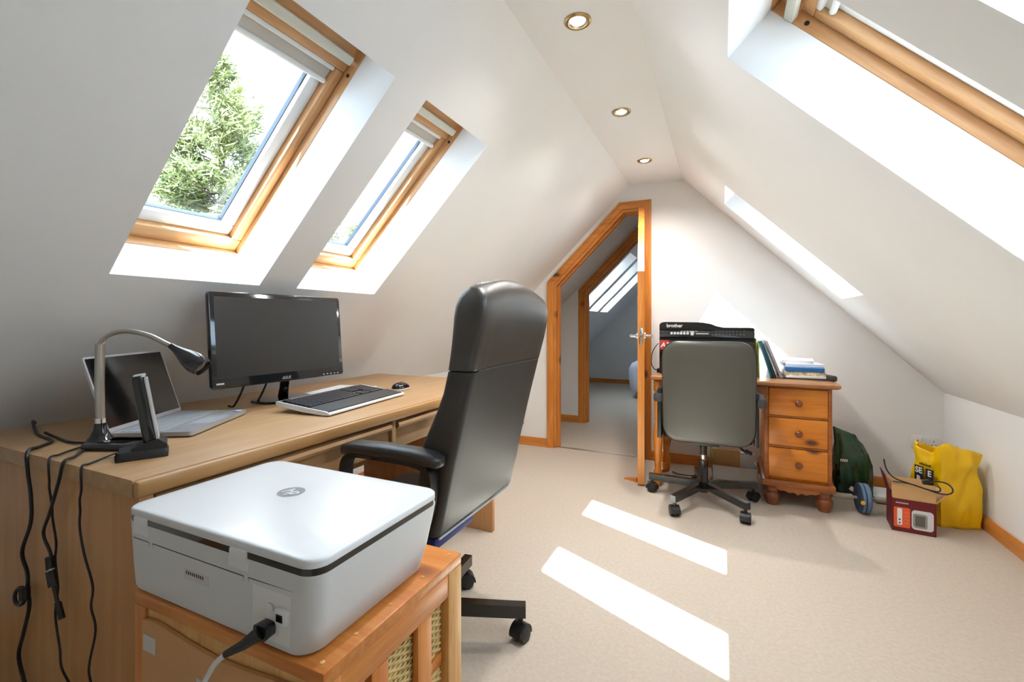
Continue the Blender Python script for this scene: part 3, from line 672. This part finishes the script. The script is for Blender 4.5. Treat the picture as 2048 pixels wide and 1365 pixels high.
cable('thin_cable', 'thin black cable hanging straight down behind the plug connector', [(-1.515, .612, Zt), (-1.495, .578, Zt), (-1.47, .545, Zt), (-1.455, .522, Zt-.002), (-1.446, Yp, .72), (-1.446, Yp, .704), (-1.433, Yp, .666), (-1.43, Yp, .635), (-1.413, Yp, .584), (-1.417, Yp, .538), (-1.404, Yp, .479), (-1.417, Yp, .413), (-1.395, Yp, .339), (-1.386, Yp, .297), (-1.33, Yp, .25), (-1.30, Yp, .12), (-1.32, Yp-.03, .004), (-1.4, .42, .004)], .0024)
cc, o0 = cable('usb_cable', 'black cable ending in plug connectors halfway down the desk side', [(-1.47, .598, Zt), (-1.445, .575, Zt), (-1.41, .55, Zt), (-1.385, .522, Zt), (-1.39, Yp-.004, .73), (-1.427, Yp-.006, .653), (-1.458, Yp-.006, .598), (-1.424, Yp-.006, .559), (-1.413, Yp-.006, .53)], .0034)
for a, b, r in (((-1.418, .553), (-1.413, .525), .008), ((-1.411, .522), (-1.397, .490), .010), ((-1.397, .49), (-1.378, .455), .004), ((-1.378, .457), (-1.358, .425), .0065)):
    G().tube([Vector((a[0], Yp-.010, a[1]))-o0, Vector((b[0], Yp-.010, b[1]))-o0], r, 8).build('connector', M['black'], cc)
G().tube([Vector((-1.4132, Yp-.010, .528))-o0, Vector((-1.411, Yp-.010, .521))-o0], .0075, 8).build('metal_tip', M['silver'], cc)
cable('phone_cord', 'thin wavy black cord hanging from the phone cradle', [(-1.345, .605, DZ+.008), (-1.335, .57, Zt), (-1.315, .54, Zt), (-1.305, .522, Zt-.002), (-1.298, Yp, .725), (-1.305, Yp, .70), (-1.303, Yp, .675), (-1.305, Yp, .64), (-1.286, Yp, .584), (-1.249, Yp, .521), (-1.256, Yp, .473), (-1.237, Yp, .428), (-1.265, Yp, .336), (-1.25, Yp, .28), (-1.24, Yp, .1), (-1.25, Yp-.03, .004), (-1.3, .43, .004)], .0024)

# ------------------------------------------------------------------ pine pedestal desk
q = thing('pedestal_desk', 'orange pine pedestal desk with three knobbed drawers by the far wall', 'desk', (.09, 3.37, 0), R(-1.2))
qx, qy = -.09, -3.37
def qb(name, m, a, b, c, d, e, f, bev=.002, par=None): return G().box(a+qx, b+qx, c+qy, d+qy, e, f, bev).build(name, M[m], par or q)
TX0, TX1, TY0, TY1, TZ = -.42, .610, 3.075, 3.655, .745
G().loft([[(x, y, z) for x, y in rrect(TX0+qx+i, TX1+qx-i, TY0+qy+i, TY1+qy-i, .008, 2)] for z, i in ((TZ-.030, .012), (TZ-.022, .0), (TZ-.008, 0), (TZ, .006))]).build('desktop', M['desk2_top'], q, 30)
PX0, PX1, PY0, PY1 = .238, .576, 3.13, 3.62
qb('carcass', 'pine_z', PX0, PX1, PY0+.012, PY1, .155, TZ-.030)
qb('stile', 'plinth', PX0, PX0+.020, PY0, PY0+.013, .155, TZ-.03); qb('stile', 'plinth', PX1-.020, PX1, PY0, PY0+.013, .155, TZ-.03)
for z0, z1 in ((.540, .702), (.362, .526), (.174, .348)):
    dr = qb('drawer', 'pine_x', PX0+.021, PX1-.021, PY0-.006, PY0+.03, z0, z1, .005)
    G().lathe([(0, 0), (.010, 0), (.008, .008), (.010, .012), (.018, .018), (.020, .024), (.016, .030), (.006, .033), (0, .0335)], 18, M=Matrix.Translation(((PX0+PX1)/2+qx+.004, PY0-.006+qy, (z0+z1)/2)) @ Matrix.Rotation(R(90), 4, 'X')).build('knob', M['dark_pine'], dr)
for z in (.531, .352): qb('drawer_rail', 'plinth', PX0+.018, PX1-.018, PY0-.001, PY0+.012, z, z+.008, .001)
qb('plinth', 'plinth', PX0-.016, PX1+.016, PY0-.016, PY1, .118, .158, .006)
sc = [(PX0+.06+qx, .120), (PX1-.06+qx, .120)]
for k in range(21):
    tt = k/20; xx_ = PX1-.06 - tt*(PX1-PX0-.12); s_ = abs(tt-.5)*2
    sc.append((xx_+qx, .105 - .024*(1-s_)**.6*(.75+.25*math.cos(s_*math.pi*5))))
G().prism(sc, PY0-.010+qy, PY0+.008+qy).build('scalloped_apron', M['plinth'], q, 20)
bun = [(0, 0), (.030, 0), (.033, .006), (.036, .018), (.042, .035), (.045, .052), (.042, .068), (.033, .076), (.034, .080), (.038, .086), (.036, .092), (.033, .098), (.036, .106), (.044, .118), (0, .12)]
for x, y in ((PX0+.042, PY0+.030), (PX1-.035, PY0+.030), (PX0+.042, PY1-.05), (PX1-.035, PY1-.05)):
    G().lathe(bun, 20, (x+qx, y+qy, 0)).build('bun_foot', M['dark_pine'], q, 60)
turn = [(0, 0), (.020, 0), (.026, .012), (.030, .03), (.030, .05), (.024, .058), (.030, .066), (.031, .074), (.026, .082), (.029, .092), (.029, .10), (.022, .108), (.021, .15), (.026, .25), (.029, .30), (.026, .36), (.018, .41), (.016, .43), (.023, .445), (.017, .46), (.019, .48), (.025, .56), (.025, .60), (.018, .625), (.028, .64), (.028, .70), (0, .715)]
for x, y in ((-.385, 3.165), (-.375, 3.50)): G().lathe(turn, 18, (x+qx, y+qy, 0)).build('turned_leg', M['pine_z'], q, 60)
qb('apron', 'plinth', -.37, PX0, 3.12, 3.14, .64, TZ-.03); qb('apron', 'plinth', -.385, -.365, 3.17, 3.5, .64, TZ-.03); qb('apron', 'plinth', -.37, PX0, 3.50, 3.52, .64, TZ-.03)

mf = thing('multifunction_printer', 'large black office printer with red sticker on the pine desk', 'printer', (-.10, 3.43, TZ))
fx0, fx1, fy0, fy1 = -.287, .287, -.225, .225
G().box(fx0, fx1, fy0+.02, fy1, 0, .225, .008).build('body', M['black'], mf)
G().box(fx0+.02, fx1-.02, fy0-.03, fy0+.04, .03, .085, .006).build('paper_tray', M['soft_black'], mf)
G().box(fx0+.005, fx1-.005, fy0+.004, fy0+.03, .10, .225, .004).build('front_cover', M['gloss_black'], mf)
G().prism([(fx0, .222), (fx1, .222), (fx1, .285), (fx1-.01, .296), (fx0+.012, .298), (fx0, .285)], fy0+.03, fy1).build('scanner', M['black'], mf, 30)
ld_ = [(fx0, .29), (fx1, .29), (fx1, .306), (fx1-.006, .312), (.11, .314), (.07, .322), (.03, .338), (-.02, .347), (fx0+.03, .350), (fx0+.008, .344), (fx0, .33)]
G().prism(ld_, fy0+.03, fy1-.01).build('document_lid', M['black'], mf, 30)
cpM = Matrix.Translation((0, fy0+.030, .243)) @ Matrix.Rotation(R(-14), 4, 'X')
cp = G().box(fx0+.002, fx1-.002, -.012, .008, 0, .052, .004, M=cpM).build('control_panel', M['gloss_black'], mf)
G().box(-.06, .03, -.0135, -.01, .012, .044, .002, M=cpM).build('display', M['soft_black'], cp)
G().box(-.055, .02, -.0142, -.013, .025, .03, M=cpM).build('display_line', M['pale_ink'], cp)
for k in range(6): G().box(-.215+k*.020, -.200+k*.020, -.0132, -.012, .022, .038, M=cpM).build('icon', M['pale_ink'], cp)
G().box(-.088, -.070, -.0132, -.012, .016, .042, M=cpM).build('icon', M['pale_ink'], cp)
for k in range(6): G().box(-.15+k*.018, -.138+k*.018, -.0132, -.012, .042, .046, M=cpM).build('icon', M['pale_ink'], cp)
for k in range(9):
    for j in range(2): G().box(.06+k*.02, .072+k*.02, -.0132, -.012, .02+j*.02, .03+j*.02, M=cpM).build('button', M['rubber'], cp)
text('brother', .032, M['white_ink'], mf, (-.19, fy0+.0292, .325), FRONT_Y, 'lettering', 0, .0006, .001)
rs = G().box(fx0+.008, fx0+.066, fy0+.001, fy0+.006, .165, .228).build('sticker', M['red_sticker'], mf)
text('A3', .045, M['white_ink'], rs, (fx0+.037, fy0+.0004, .195), FRONT_Y, 'lettering', .2, .0004, .001)

def leaf_thing(name, label, m, w, h, th, loc, tilt, cat='folder', rz=0, group='folders leaning against the black printer'):
    o = G().loft([[(x, y, z) for y, z in rrect(-w/2, w/2, 0, h, .006, 2)] for x in (-th/2, th/2)]).build(name, m, loc=loc, rot=(0, R(tilt), rz))
    return tag(o, label, cat, group)
leaf_thing('folder', 'upright pale yellow folder touching the black printer', M['f_yellow'], .30, .245, .006, (.200, 3.40, TZ), -1)
leaf_thing('folder', 'upright olive yellow folder between the pale yellow and teal ones', M['f_green'], .30, .215, .008, (.211, 3.38, TZ), -1)
leaf_thing('folder', 'leaning teal folder beside the yellow ones', M['f_teal'], .30, .235, .012, (.280, 3.40, TZ+.002), -15)
leaf_thing('folder', 'leaning dark teal folder behind the bright teal one', M['f_dark'], .29, .22, .010, (.297, 3.39, TZ+.002), -17)
leaf_thing('folder', 'leaning grey folder at the outside of the leaning row', M['f_grey'], .30, .245, .014, (.336, 3.40, TZ+.003), -20)
leaf_thing('paper_sheet', 'leaning white paper sheet tucked between the teal and grey folders', M['paper'], .28, .24, .003, (.312, 3.41, TZ+.002), -19, 'paper')
z = TZ
def flat(name, label, m, w, d, h, x, y, rz, cat, r=.004):
    global z
    o = G().loft([[(a, b, c) for a, b in rrect(-w/2+i, w/2-i, -d/2+i, d/2-i, r, 3)] for c, i in ((0, .001), (.001, 0), (h-.001, 0), (h, .001))]).build(name, m, loc=(x, y, z), rot=(0, 0, R(rz)))
    z += h; return tag(o, label, cat, 'pile of papers on the pine desk')
flat('paper_tray', 'dark grey desk tray at the bottom of the paper pile', M['rubber'], .25, .30, .010, .470, 3.39, -2, 'tray', .01)
flat('paper_stack', 'white paper stack in the desk tray under the patterned book', M['paper'], .21, .29, .012, .458, 3.39, 2, 'paper')
flat('book', 'cream patterned book under the blue folder', M['f_print'], .215, .25, .024, .462, 3.38, -2, 'book')
flat('box_file', 'bright blue folder in the paper pile', M['f_blue'], .20, .24, .026, .458, 3.37, 1, 'folder', .012)
flat('envelope_stack', 'loose white envelopes stacked on the blue folder', M['paper'], .20, .22, .020, .455, 3.40, 5, 'paper')
flat('letter_pile', 'crumpled white letters topping the paper pile', M['paper'], .17, .23, .020, .440, 3.42, -8, 'paper', .02)
tag(G().box(-.017, .017, -.05, .05, 0, .034, .010).build('stapler', M['rubber'], loc=(.582, 3.25, TZ), rot=(0, 0, R(20))), 'small dark stapler beside the paper pile', 'stapler')

# carton under the desk
bx = thing('carton', 'pale open-topped carton of papers under the pine desk', 'box', (.075, 3.45, 0))
W, Dp, Hh = .135, .105, .135
for a in ((-W, W, -Dp, -Dp+.004), (-W, W, Dp-.004, Dp), (-W, -W+.004, -Dp, Dp), (W-.004, W, -Dp, Dp)): G().box(*a, 0, Hh).build('side', M['carton'], bx)
G().box(-W, W, -Dp, Dp, 0, .004).build('bottom', M['carton'], bx)
for k in range(8): G().box(-.105+k*.006, -.1025+k*.006 + (.002 if k % 3 else 0), -Dp-.0006, -Dp, .012, .030).build('barcode_bar', M['ink'], bx)
for k in range(7): G().box(-.11+k*.017, -.099+k*.017, -Dp-.0006, -Dp, .040, .044).build('print_mark', M['ink'], bx)
G().lathe([(0, 0), (.016, .0), (.020, .001), (0, .0012)], 14, M=Matrix.Translation((.055, -Dp, .095)) @ Matrix.Rotation(R(90), 4, 'X')).build('print_mark', mat('pale_green_print', (196, 200, 160), .6), bx)
def standing(name, label, m, w, h, th, loc, tilt, cat):
    return tag(G().loft([[(x, y, zz) for x, zz in rrect(-w/2, w/2, 0, h, .004, 2)] for y in (-th/2, th/2)]).build(name, m, loc=loc, rot=(R(tilt), 0, 0)), label, cat, 'papers in the carton')
standing('document_wallet', 'brown card wallet standing in the carton under the desk', M['kraft'], .17, .225, .02, (.025, 3.40, .006), -3, 'folder')
standing('document_wallet', 'white paper bundle standing in the carton under the desk', M['paper'], .22, .205, .03, (.088, 3.45, .006), -2, 'paper')
tag(G().box(-.002, .002, -.09, .09, 0, .21).build('folder', M['f_green'], loc=(-.052, 3.45, .006), rot=(0, R(-6), 0)), 'green folder leaning at the end of the carton', 'folder')
def lead(name, label, o, pts, r=.003):
    return tag(G().tube(spl(pts, 5), r, 7).build(name, M['black'], loc=o), label, 'cable')
lead('adapter_lead', 'short black lead curving beside the black office printer', (-.35, 3.4, 0), [(-.043, -.17, .95), (-.075, -.2, .90), (-.085, -.205, .82), (-.07, -.17, .775), (-.048, -.11, .76)])
lead('hanging_lead', 'black lead hanging behind the rear turned leg of the pine desk', (-.35, 3.4, 0), [(.0, .27, .74), (.02, .25, .4), (-.01, .17, .15), (-.03, .12, .02), (-.085, -.15, .005), (-.10, -.26, .03), (-.07, -.29, .004)])
lead('floor_lead', 'black lead lying on the carpet under the pine desk', (-.35, 3.4, 0), [(.02, .1, .004), (.08, .06, .004), (.17, .07, .004), (.25, .12, .004)])
tag(G().box(-.010, .010, -.03, .03, 0, .028, .004).build('power_adapter', M['black'], loc=(-.40, 3.31, TZ)), 'small black power adapter beside the black printer', 'adapter')

# ------------------------------------------------------------------ corner things
def wrinkle(p, amp, f, seed): return noise.noise(Vector((p[0]*f+seed, p[1]*f, p[2]*f*.6))) * amp
gb = thing('refuse_bag', 'dark green glossy plastic sack with white print beside the pine drawers', 'bag', (.745, 3.52, 0))
secs = []
n = 40
for zz, sx, sy, cx in ((0, .070, .055, .01), (.012, .090, .072, .01), (.06, .100, .085, .005), (.13, .103, .088, .0), (.20, .096, .080, -.003), (.27, .088, .066, -.01), (.33, .074, .048, -.022), (.375, .062, .028, -.035), (.398, .056, .016, -.042), (.405, .052, .010, -.045)):
    ring_ = []
    for k in range(n):
        a = 2*math.pi*k/n; c_, s_ = math.cos(a), math.sin(a)
        x = cx + sx*math.copysign(abs(c_)**.7, c_); y = sy*math.copysign(abs(s_)**.7, s_)
        r_ = 1 + wrinkle((c_*.3, s_*.3, zz), .28, 9, 3) + .05*math.sin(a*9+zz*40)*(.3+zz)
        ring_.append((cx+(x-cx)*r_, y*r_, zz + (.02*(-(x-cx)/sx) if zz > .36 else 0)))
    secs.append(ring_)
sk = G().loft(secs).build('sack', M['green_bag'], gb, 28)
G().box(-.02, .02, -.0005, .0005, -.012, .012).build('barcode_label', M['white_ink'], gb, loc=(-.012, -.093, .062), rot=(R(-6), R(38), R(12)))
text('CO', .030, M['white_ink'], gb, (.030, -.091, .065), (R(84), R(-62), 0), 'lettering')
for k in range(4): G().box(-.003, .003, -.0005, .0005, -.008, .008).build('print_mark', M['white_ink'], gb, loc=(-.072+k*.010, -.088, .235), rot=(R(-4), R(8), R(-10)))

ab = thing('exercise_wheel', 'grey-blue exercise wheel with foam handles in front of the green sack', 'exercise wheel', (.735, 3.22, 0), R(3))
def wheel(g, prof): return g.loft([[(x, r*math.cos(2*math.pi*k/32), .083+r*math.sin(2*math.pi*k/32)) for k in range(32)] for x, r in prof])
wheel(G(), ((-.026, .055), (-.026, .074), (-.022, .081), (-.012, .083), (-.004, .083))).build('wheel', M['navy'], ab, 40)
wheel(G(), ((-.004, .080), (.002, .080))).build('groove', M['navy'], ab, 40)
wheel(G(), ((.002, .083), (.012, .083), (.022, .081), (.026, .074), (.026, .055))).build('wheel', M['blue_rubber'], ab, 40)
wheel(G(), ((-.018, .0836), (-.006, .0836))).build('tread', M['blue_rubber'], ab, 40)
G().tube([(-.028, 0, .083), (.028, 0, .083)], .055, 28).build('hub', M['navy'], ab)
G().lathe([(0, 0), (.012, 0), (.010, .004), (0, .004)], 14, M=Matrix.Translation((-.022, -.0838, .083)) @ Matrix.Rotation(R(90), 4, 'X')).build('hub_mark', M['yellow_dot'], ab)
for s in (-1, 1): G().tube([(s*.028, 0, .083), (s*.05, 0, .083), (s*.052, 0, .083), (s*.15, 0, .083)], [.008, .008, .016, .016], 14).build('handle', M['grey_foam'], ab)

fb = thing('flat_box', 'flat white box with maroon edge behind the exercise wheel', 'box', (.955, 3.53, 0))
G().box(-.11, .11, -.12, .12, 0, .028, .002).build('base', M['red_card'], fb)
G().box(-.111, .111, -.121, .121, .022, .032, .002).build('lid', M['paper'], fb)

rb = thing('appliance_box', 'open maroon appliance box printed with a heater picture', 'box', (.909, 3.085, 0), R(-6))
w_, d_, h_ = .088, .075, .170
for a, nm in (((-w_, w_, -d_, -d_+.003), 'front'), ((-w_, w_, d_-.003, d_), 'back'), ((-w_, -w_+.003, -d_, d_), 'side'), ((w_-.003, w_, -d_, d_), 'side')): G().box(*a, 0, h_).build(nm+'_panel', M['red_card'], rb)
G().box(-w_, w_, -d_, d_, 0, .003).build('bottom_panel', M['red_card'], rb)
G().box(-w_, w_, -.0015, .0015, 0, .088).build('front_flap', M['kraft'], rb, loc=(0, -d_+.002, h_), rot=(R(-8), 0, 0))
G().box(-w_, w_, -.0015, .0015, 0, .075).build('back_flap', M['kraft'], rb, loc=(0, d_-.002, h_), rot=(R(-25), 0, 0))
G().box(-.0015, .0015, -d_, d_, 0, .12).build('side_flap', M['red_card'], rb, loc=(-w_+.001, 0, h_), rot=(0, R(-14), 0))
G().box(-.0015, .0015, -d_, d_, 0, .07).build('side_flap', M['kraft'], rb, loc=(w_-.001, 0, h_), rot=(0, R(40), 0))
fy = -d_-.0004
pr = G().loft([[(x, y, zz) for x, zz in rrect(-.080, -.014, .022, .126, .006, 3)] for y in (fy, fy+.0008)]).build('orange_print', M['orange_card'], rb)
G().loft([[(x, y, zz) for x, zz in rrect(-.066, -.046, .034, .120, .004, 3)] for y in (fy-.0004, fy+.0002)]).build('icon_column', M['white_ink'], pr)
for zz in (.045, .062): G().lathe([(0, 0), (.0045, 0), (.0045, .0006), (0, .0006)], 12, M=Matrix.Translation((-.056, fy-.0005, zz)) @ Matrix.Rotation(R(90), 4, 'X')).build('icon', M['ink'], pr)
for k in range(4): G().box(-.038, -.018, fy-.0004, fy, .045+k*.018, .047+k*.018).build('print_line', mat('pale_orange', (250, 150, 110), .5) if k == 0 else bpy.data.materials['pale_orange'], pr)
hp_ = G().loft([[(x, y, zz) for x, zz in rrect(-.008, .078, .022, .122, .016, 5)] for y in (fy, fy+.0008)]).build('heater_print', M['silver'], rb)
hp_.data.materials[0] = mat('white_grey_print', (222, 220, 224), .5)
G().loft([[(x, y, zz) for x, zz in rrect(-.003, .054, .032, .105, .010, 4)] for y in (fy-.0005, fy)]).build('screen_print', mat('grey_print', (150, 154, 144), .5), hp_)
G().loft([[(x, y, zz) for x, zz in rrect(.006, .045, .042, .095, .004, 3)] for y in (fy-.001, fy-.0004)]).build('dark_print', mat('dark_grey_print', (96, 96, 88), .5), hp_)
for k in range(8): G().box(-.072+k*.0065, -.0665+k*.0065, fy-.0002, fy+.0004, .146, .152).build('print_mark', M['pale_ink'], rb)
for k in range(2): G().box(-.06+k*.04, .03+k*.03, -.05, .05, .0, .002).build('tissue', M['paper'], rb, loc=(.02, .0, .15+k*.01), rot=(R(10), R(14*k-4), 0))
kc = thing('looped_cable', 'black mains lead looped over the open maroon box', 'cable', (.909, 3.085, .2))
G().tube(spl([(-.12, -.03, .16), (-.112, -.045, .11), (-.085, -.066, .075), (-.03, -.085, .060), (.03, -.095, .045), (.09, -.10, .030), (.135, -.08, .030), (.155, -.05, .045), (.14, -.03, .065), (.10, -.03, .072), (.06, -.05, .068)], 6), .0035, 7).build('cord', M['black'], kc)
G().tube(spl([(-.09, -.06, .055), (-.03, -.083, .058), (.04, -.092, .042), (.085, -.09, .036), (.10, -.07, .045), (.095, -.055, .055)], 6), .0035, 7).build('cord', M['black'], kc)
G().box(-.016, .016, -.012, .012, -.01, .014, .004).build('plug', M['black'], kc, loc=(.05, -.052, .066), rot=(0, R(-20), 0))

yb_ = thing('carrier_bag', 'bright yellow plastic carrier bag with black print by the knee wall', 'bag', (1.12, 3.26, 0))
qd = [(-.142, .055), (-.060, -.098), (.120, -.058), (.085, .105)]      # footprint corners
def bag_pt(s):
    i = int(s) % 4; f = s - int(s); a, b = qd[i], qd[(i+1) % 4]; return (a[0]+(b[0]-a[0])*f, a[1]+(b[1]-a[1])*f)
hts = [(0, .425), (.25, .40), (.5, .375), (.8, .41), (1, .44), (1.15, .452), (1.4, .425), (1.7, .42), (2, .40), (2.5, .37), (3, .40), (3.5, .39), (4, .425)]
secs = []; NB = 96; NZ = 28
for j in range(NZ+1):
    v_ = j/NZ; ring_ = []
    for k in range(NB):
        s_ = 4*k/NB; x, y = bag_pt(s_); hh = interp(hts, s_)
        sh = 1 - .10*v_ - .03*math.sin(v_*math.pi)*0
        zz = hh*v_; b_ = wrinkle((x, y, zz), .012 + .014*v_, 11, 5) + wrinkle((x, y, zz), .008 + .008*v_, 27, 1) + .012*v_*(.5-abs(noise.noise(Vector((x*26, y*26, zz*9))))) + .010*math.sin(s_*math.pi*2)*(0)
        l_ = math.hypot(x, y); ring_.append((x*sh + x/l_*b_, y*sh + y/l_*b_, zz))
    secs.append(ring_)
g = G(); g.loft(secs, False)
g.add([p_ for p_ in secs[0]], [tuple(range(NB))])
yo = g.build('sack', M['yellow_bag'], yb_, 40)
so_ = yo.modifiers.new('thickness', 'SOLIDIFY'); so_.thickness = .0012
G().loft([[(x*.86+wrinkle((x, y, .3), .015, 14, 2), y*.8, .33+.02*math.sin(k*.7)) for k, (x, y) in enumerate([bag_pt(4*k/32) for k in range(32)])], [(x*.5, y*.5, .345) for x, y in [bag_pt(4*k/32) for k in range(32)]]]).build('folded_contents', M['yellow_bag'], yb_, 60)
# black printed squares on the gusset side
ax = Vector((qd[1][0]-qd[0][0], qd[1][1]-qd[0][1], 0)); L_ = ax.length; ax.normalize(); ang_ = math.atan2(ax.y, ax.x)
nrm = Vector((ax.y, -ax.x, 0))
def on_side(f, zz, o=.018): return Vector((qd[0][0], qd[0][1], zz)) * 1 + ax*(L_*f) + nrm*o
pk = G().box(-.026, .026, -.0006, .0006, -.048, .048, .0003).build('print_panel', M['ink'], yb_, loc=on_side(.36, .248, .012), rot=(0, 0, ang_))
pk.data.materials[0] = mat('black_print', (34, 34, 38), .5)
pk2 = G().box(-.022, .022, -.0006, .0006, -.048, .048, .0003).build('print_panel', bpy.data.materials['black_print'], yb_, loc=on_side(.71, .245, .012), rot=(0, 0, ang_))
for pnl, rows in ((pk, ('SE', 'R')), (pk2, ('E', ''))):
    text(rows[0], .044, M['white_ink'], pnl, (0, -.0012, .022), FRONT_Y, 'lettering', 0, .0004, .0012)
    if rows[1]: text(rows[1], .044, M['white_ink'], pnl, (0, -.0012, -.026), FRONT_Y, 'lettering', 0, .0004, .0012)
for k in range(6): G().box(-.0035, .0035, -.0005, .0005, -.006, .006 + .003*(k % 2)).build('print_mark', bpy.data.materials['black_print'], yb_, loc=on_side(.40+k*.065, .309, .012), rot=(0, 0, ang_))

sk_ = thing('wall_socket', 'white double wall socket on the far wall above the yellow bag', 'socket', (1.178, YF, .325))
G().box(-.073, .073, -.010, 0, -.043, .043, .003).build('face_plate', M['wall_plastic'], sk_)
for s in (-1, 1):
    for x, zz, a, b in ((0, .012, .002, .005), (-.010, -.012, .004, .002), (.010, -.012, .004, .002)): G().box(s*.04+x-a, s*.04+x+a, -.0105, -.009, zz-b, zz+b).build('pin_hole', M['ink'], sk_)
    G().box(s*.018-.006, s*.018+.006, -.014, -.009, .012, .03, .001).build('switch', M['white_plastic'], sk_)

# ------------------------------------------------------------------ bedroom beyond the landing
bd = thing('bed', 'bed with pale bluish duvet in the room beyond the landing', 'bed', (-.2, 7.30, 0))
G().box(-.95, .95, -.66, .66, .12, .30, .01).build('base', M['bed_wood'], bd)
for x in (-.88, .88):
    for y in (-.6, .6): G().box(x-.03, x+.03, y-.03, y+.03, 0, .13, .004).build('leg', M['bed_wood'], bd)
G().box(-.95, .95, -.67, .67, .30, .48, .04, 3).build('mattress', M['paper'], bd)
du = []
for zz, i in ((.10, -.03), (.16, -.05), (.28, -.055), (.42, -.05), (.50, -.02), (.53, .05), (.545, .2)):
    du.append([(x*(1+.012*math.sin(y*23+zz*9)), y*(1+.012*math.sin(x*19)), zz) for x, y in rrect(-.96+i, .75, -.68+i, .68-i, .12, 10)])
G().loft(du).build('duvet', M['duvet'], bd, 60)
G().box(.5, .9, -.35, .35, .5, .62, .05, 3).build('pillow', M['duvet'], bd)

# ------------------------------------------------------------------ trees outside the roof windows
def pine_tree(name, label, loc, h, r0, m, seed, dens=1.0, n_whorl=30, bare=.25):
    rnd = random.Random(seed); t_ = thing(name, label, 'tree', loc, group='trees beyond the roof windows')
    G().tube([(0, 0, 0), (.05, .02, h*.4), (.0, .05, h*.8), (.02, 0, h)], [h*.018, h*.014, h*.006, .01], 8).build('trunk', M['bark'], t_)
    gb_ = G(); gf = G()
    V, F = [], []
    def tuft(p, d, s):
        for _ in range(int(34*dens)):
            a = Vector((rnd.gauss(0, 1), rnd.gauss(0, 1), rnd.gauss(.25, .8))).normalized(); a = (a + d*.8).normalized()
            b = a.cross(Vector((rnd.random(), rnd.random(), rnd.random()))).normalized() * s*.10
            q_ = p + Vector((rnd.gauss(0, s*.42), rnd.gauss(0, s*.42), rnd.gauss(0, s*.34)))
            e = q_ + a*s*rnd.uniform(.6, 1.1); o = len(V)
            V.extend([tuple(q_-b), tuple(q_+b), tuple(e+b*.4), tuple(e-b*.4)]); F.append((o, o+1, o+2, o+3))
    for wv in range(n_whorl):
        f = bare + (1-bare)*wv/(n_whorl-1)
        zz = h*f; R_ = r0*(1-f)**.75*1.25 + .15
        for k in range(6 if f < .9 else 3):
            a = rnd.uniform(0, 2*math.pi); L_ = R_*rnd.uniform(.65, 1.1)
            d = Vector((math.cos(a), math.sin(a), rnd.uniform(.05, .35)))
            p0 = Vector((0, 0, zz)); p1 = p0 + d*L_
            gb_.tube([p0, p0.lerp(p1, .5)+Vector((0, 0, -.04*L_)), p1], [.03*(1-f)+.008, .018*(1-f)+.006, .004], 4)
            m_ = max(3, int(L_/.17))
            for i in range(m_):
                fr = .3 + .7*(i+rnd.random())/m_
                side = Vector((-d.y, d.x, 0))*rnd.gauss(0, .18)*L_*fr*.8
                tuft(p0.lerp(p1, fr)+side+Vector((0, 0, rnd.gauss(.02, .06))), d.normalized(), .165)
    gb_.build('branches', M['bark'], t_, 0)
    gf.v = V; gf.f = F; fo = gf.build('needles', m, t_, 0); fo['kind'] = 'stuff'
    return t_
pine_tree('conifer', 'tall green conifer filling the roof window above the laptop', (-8.1, 5.15, -2.6), 8.25, 2.0, M['needles'], 3, 1.0, 34, .30)
pine_tree('conifer', 'distant conifer beyond the roof window above the monitor', (-11.6, 11.4, -2.6), 7.6, 2.1, M['needles'], 8, .7, 22, .35)
pine_tree('conifer', 'smaller conifer standing behind the tall one', (-14.5, 5.6, -2.6), 6.4, 2.3, M['needles'], 12, .7, 20, .35)
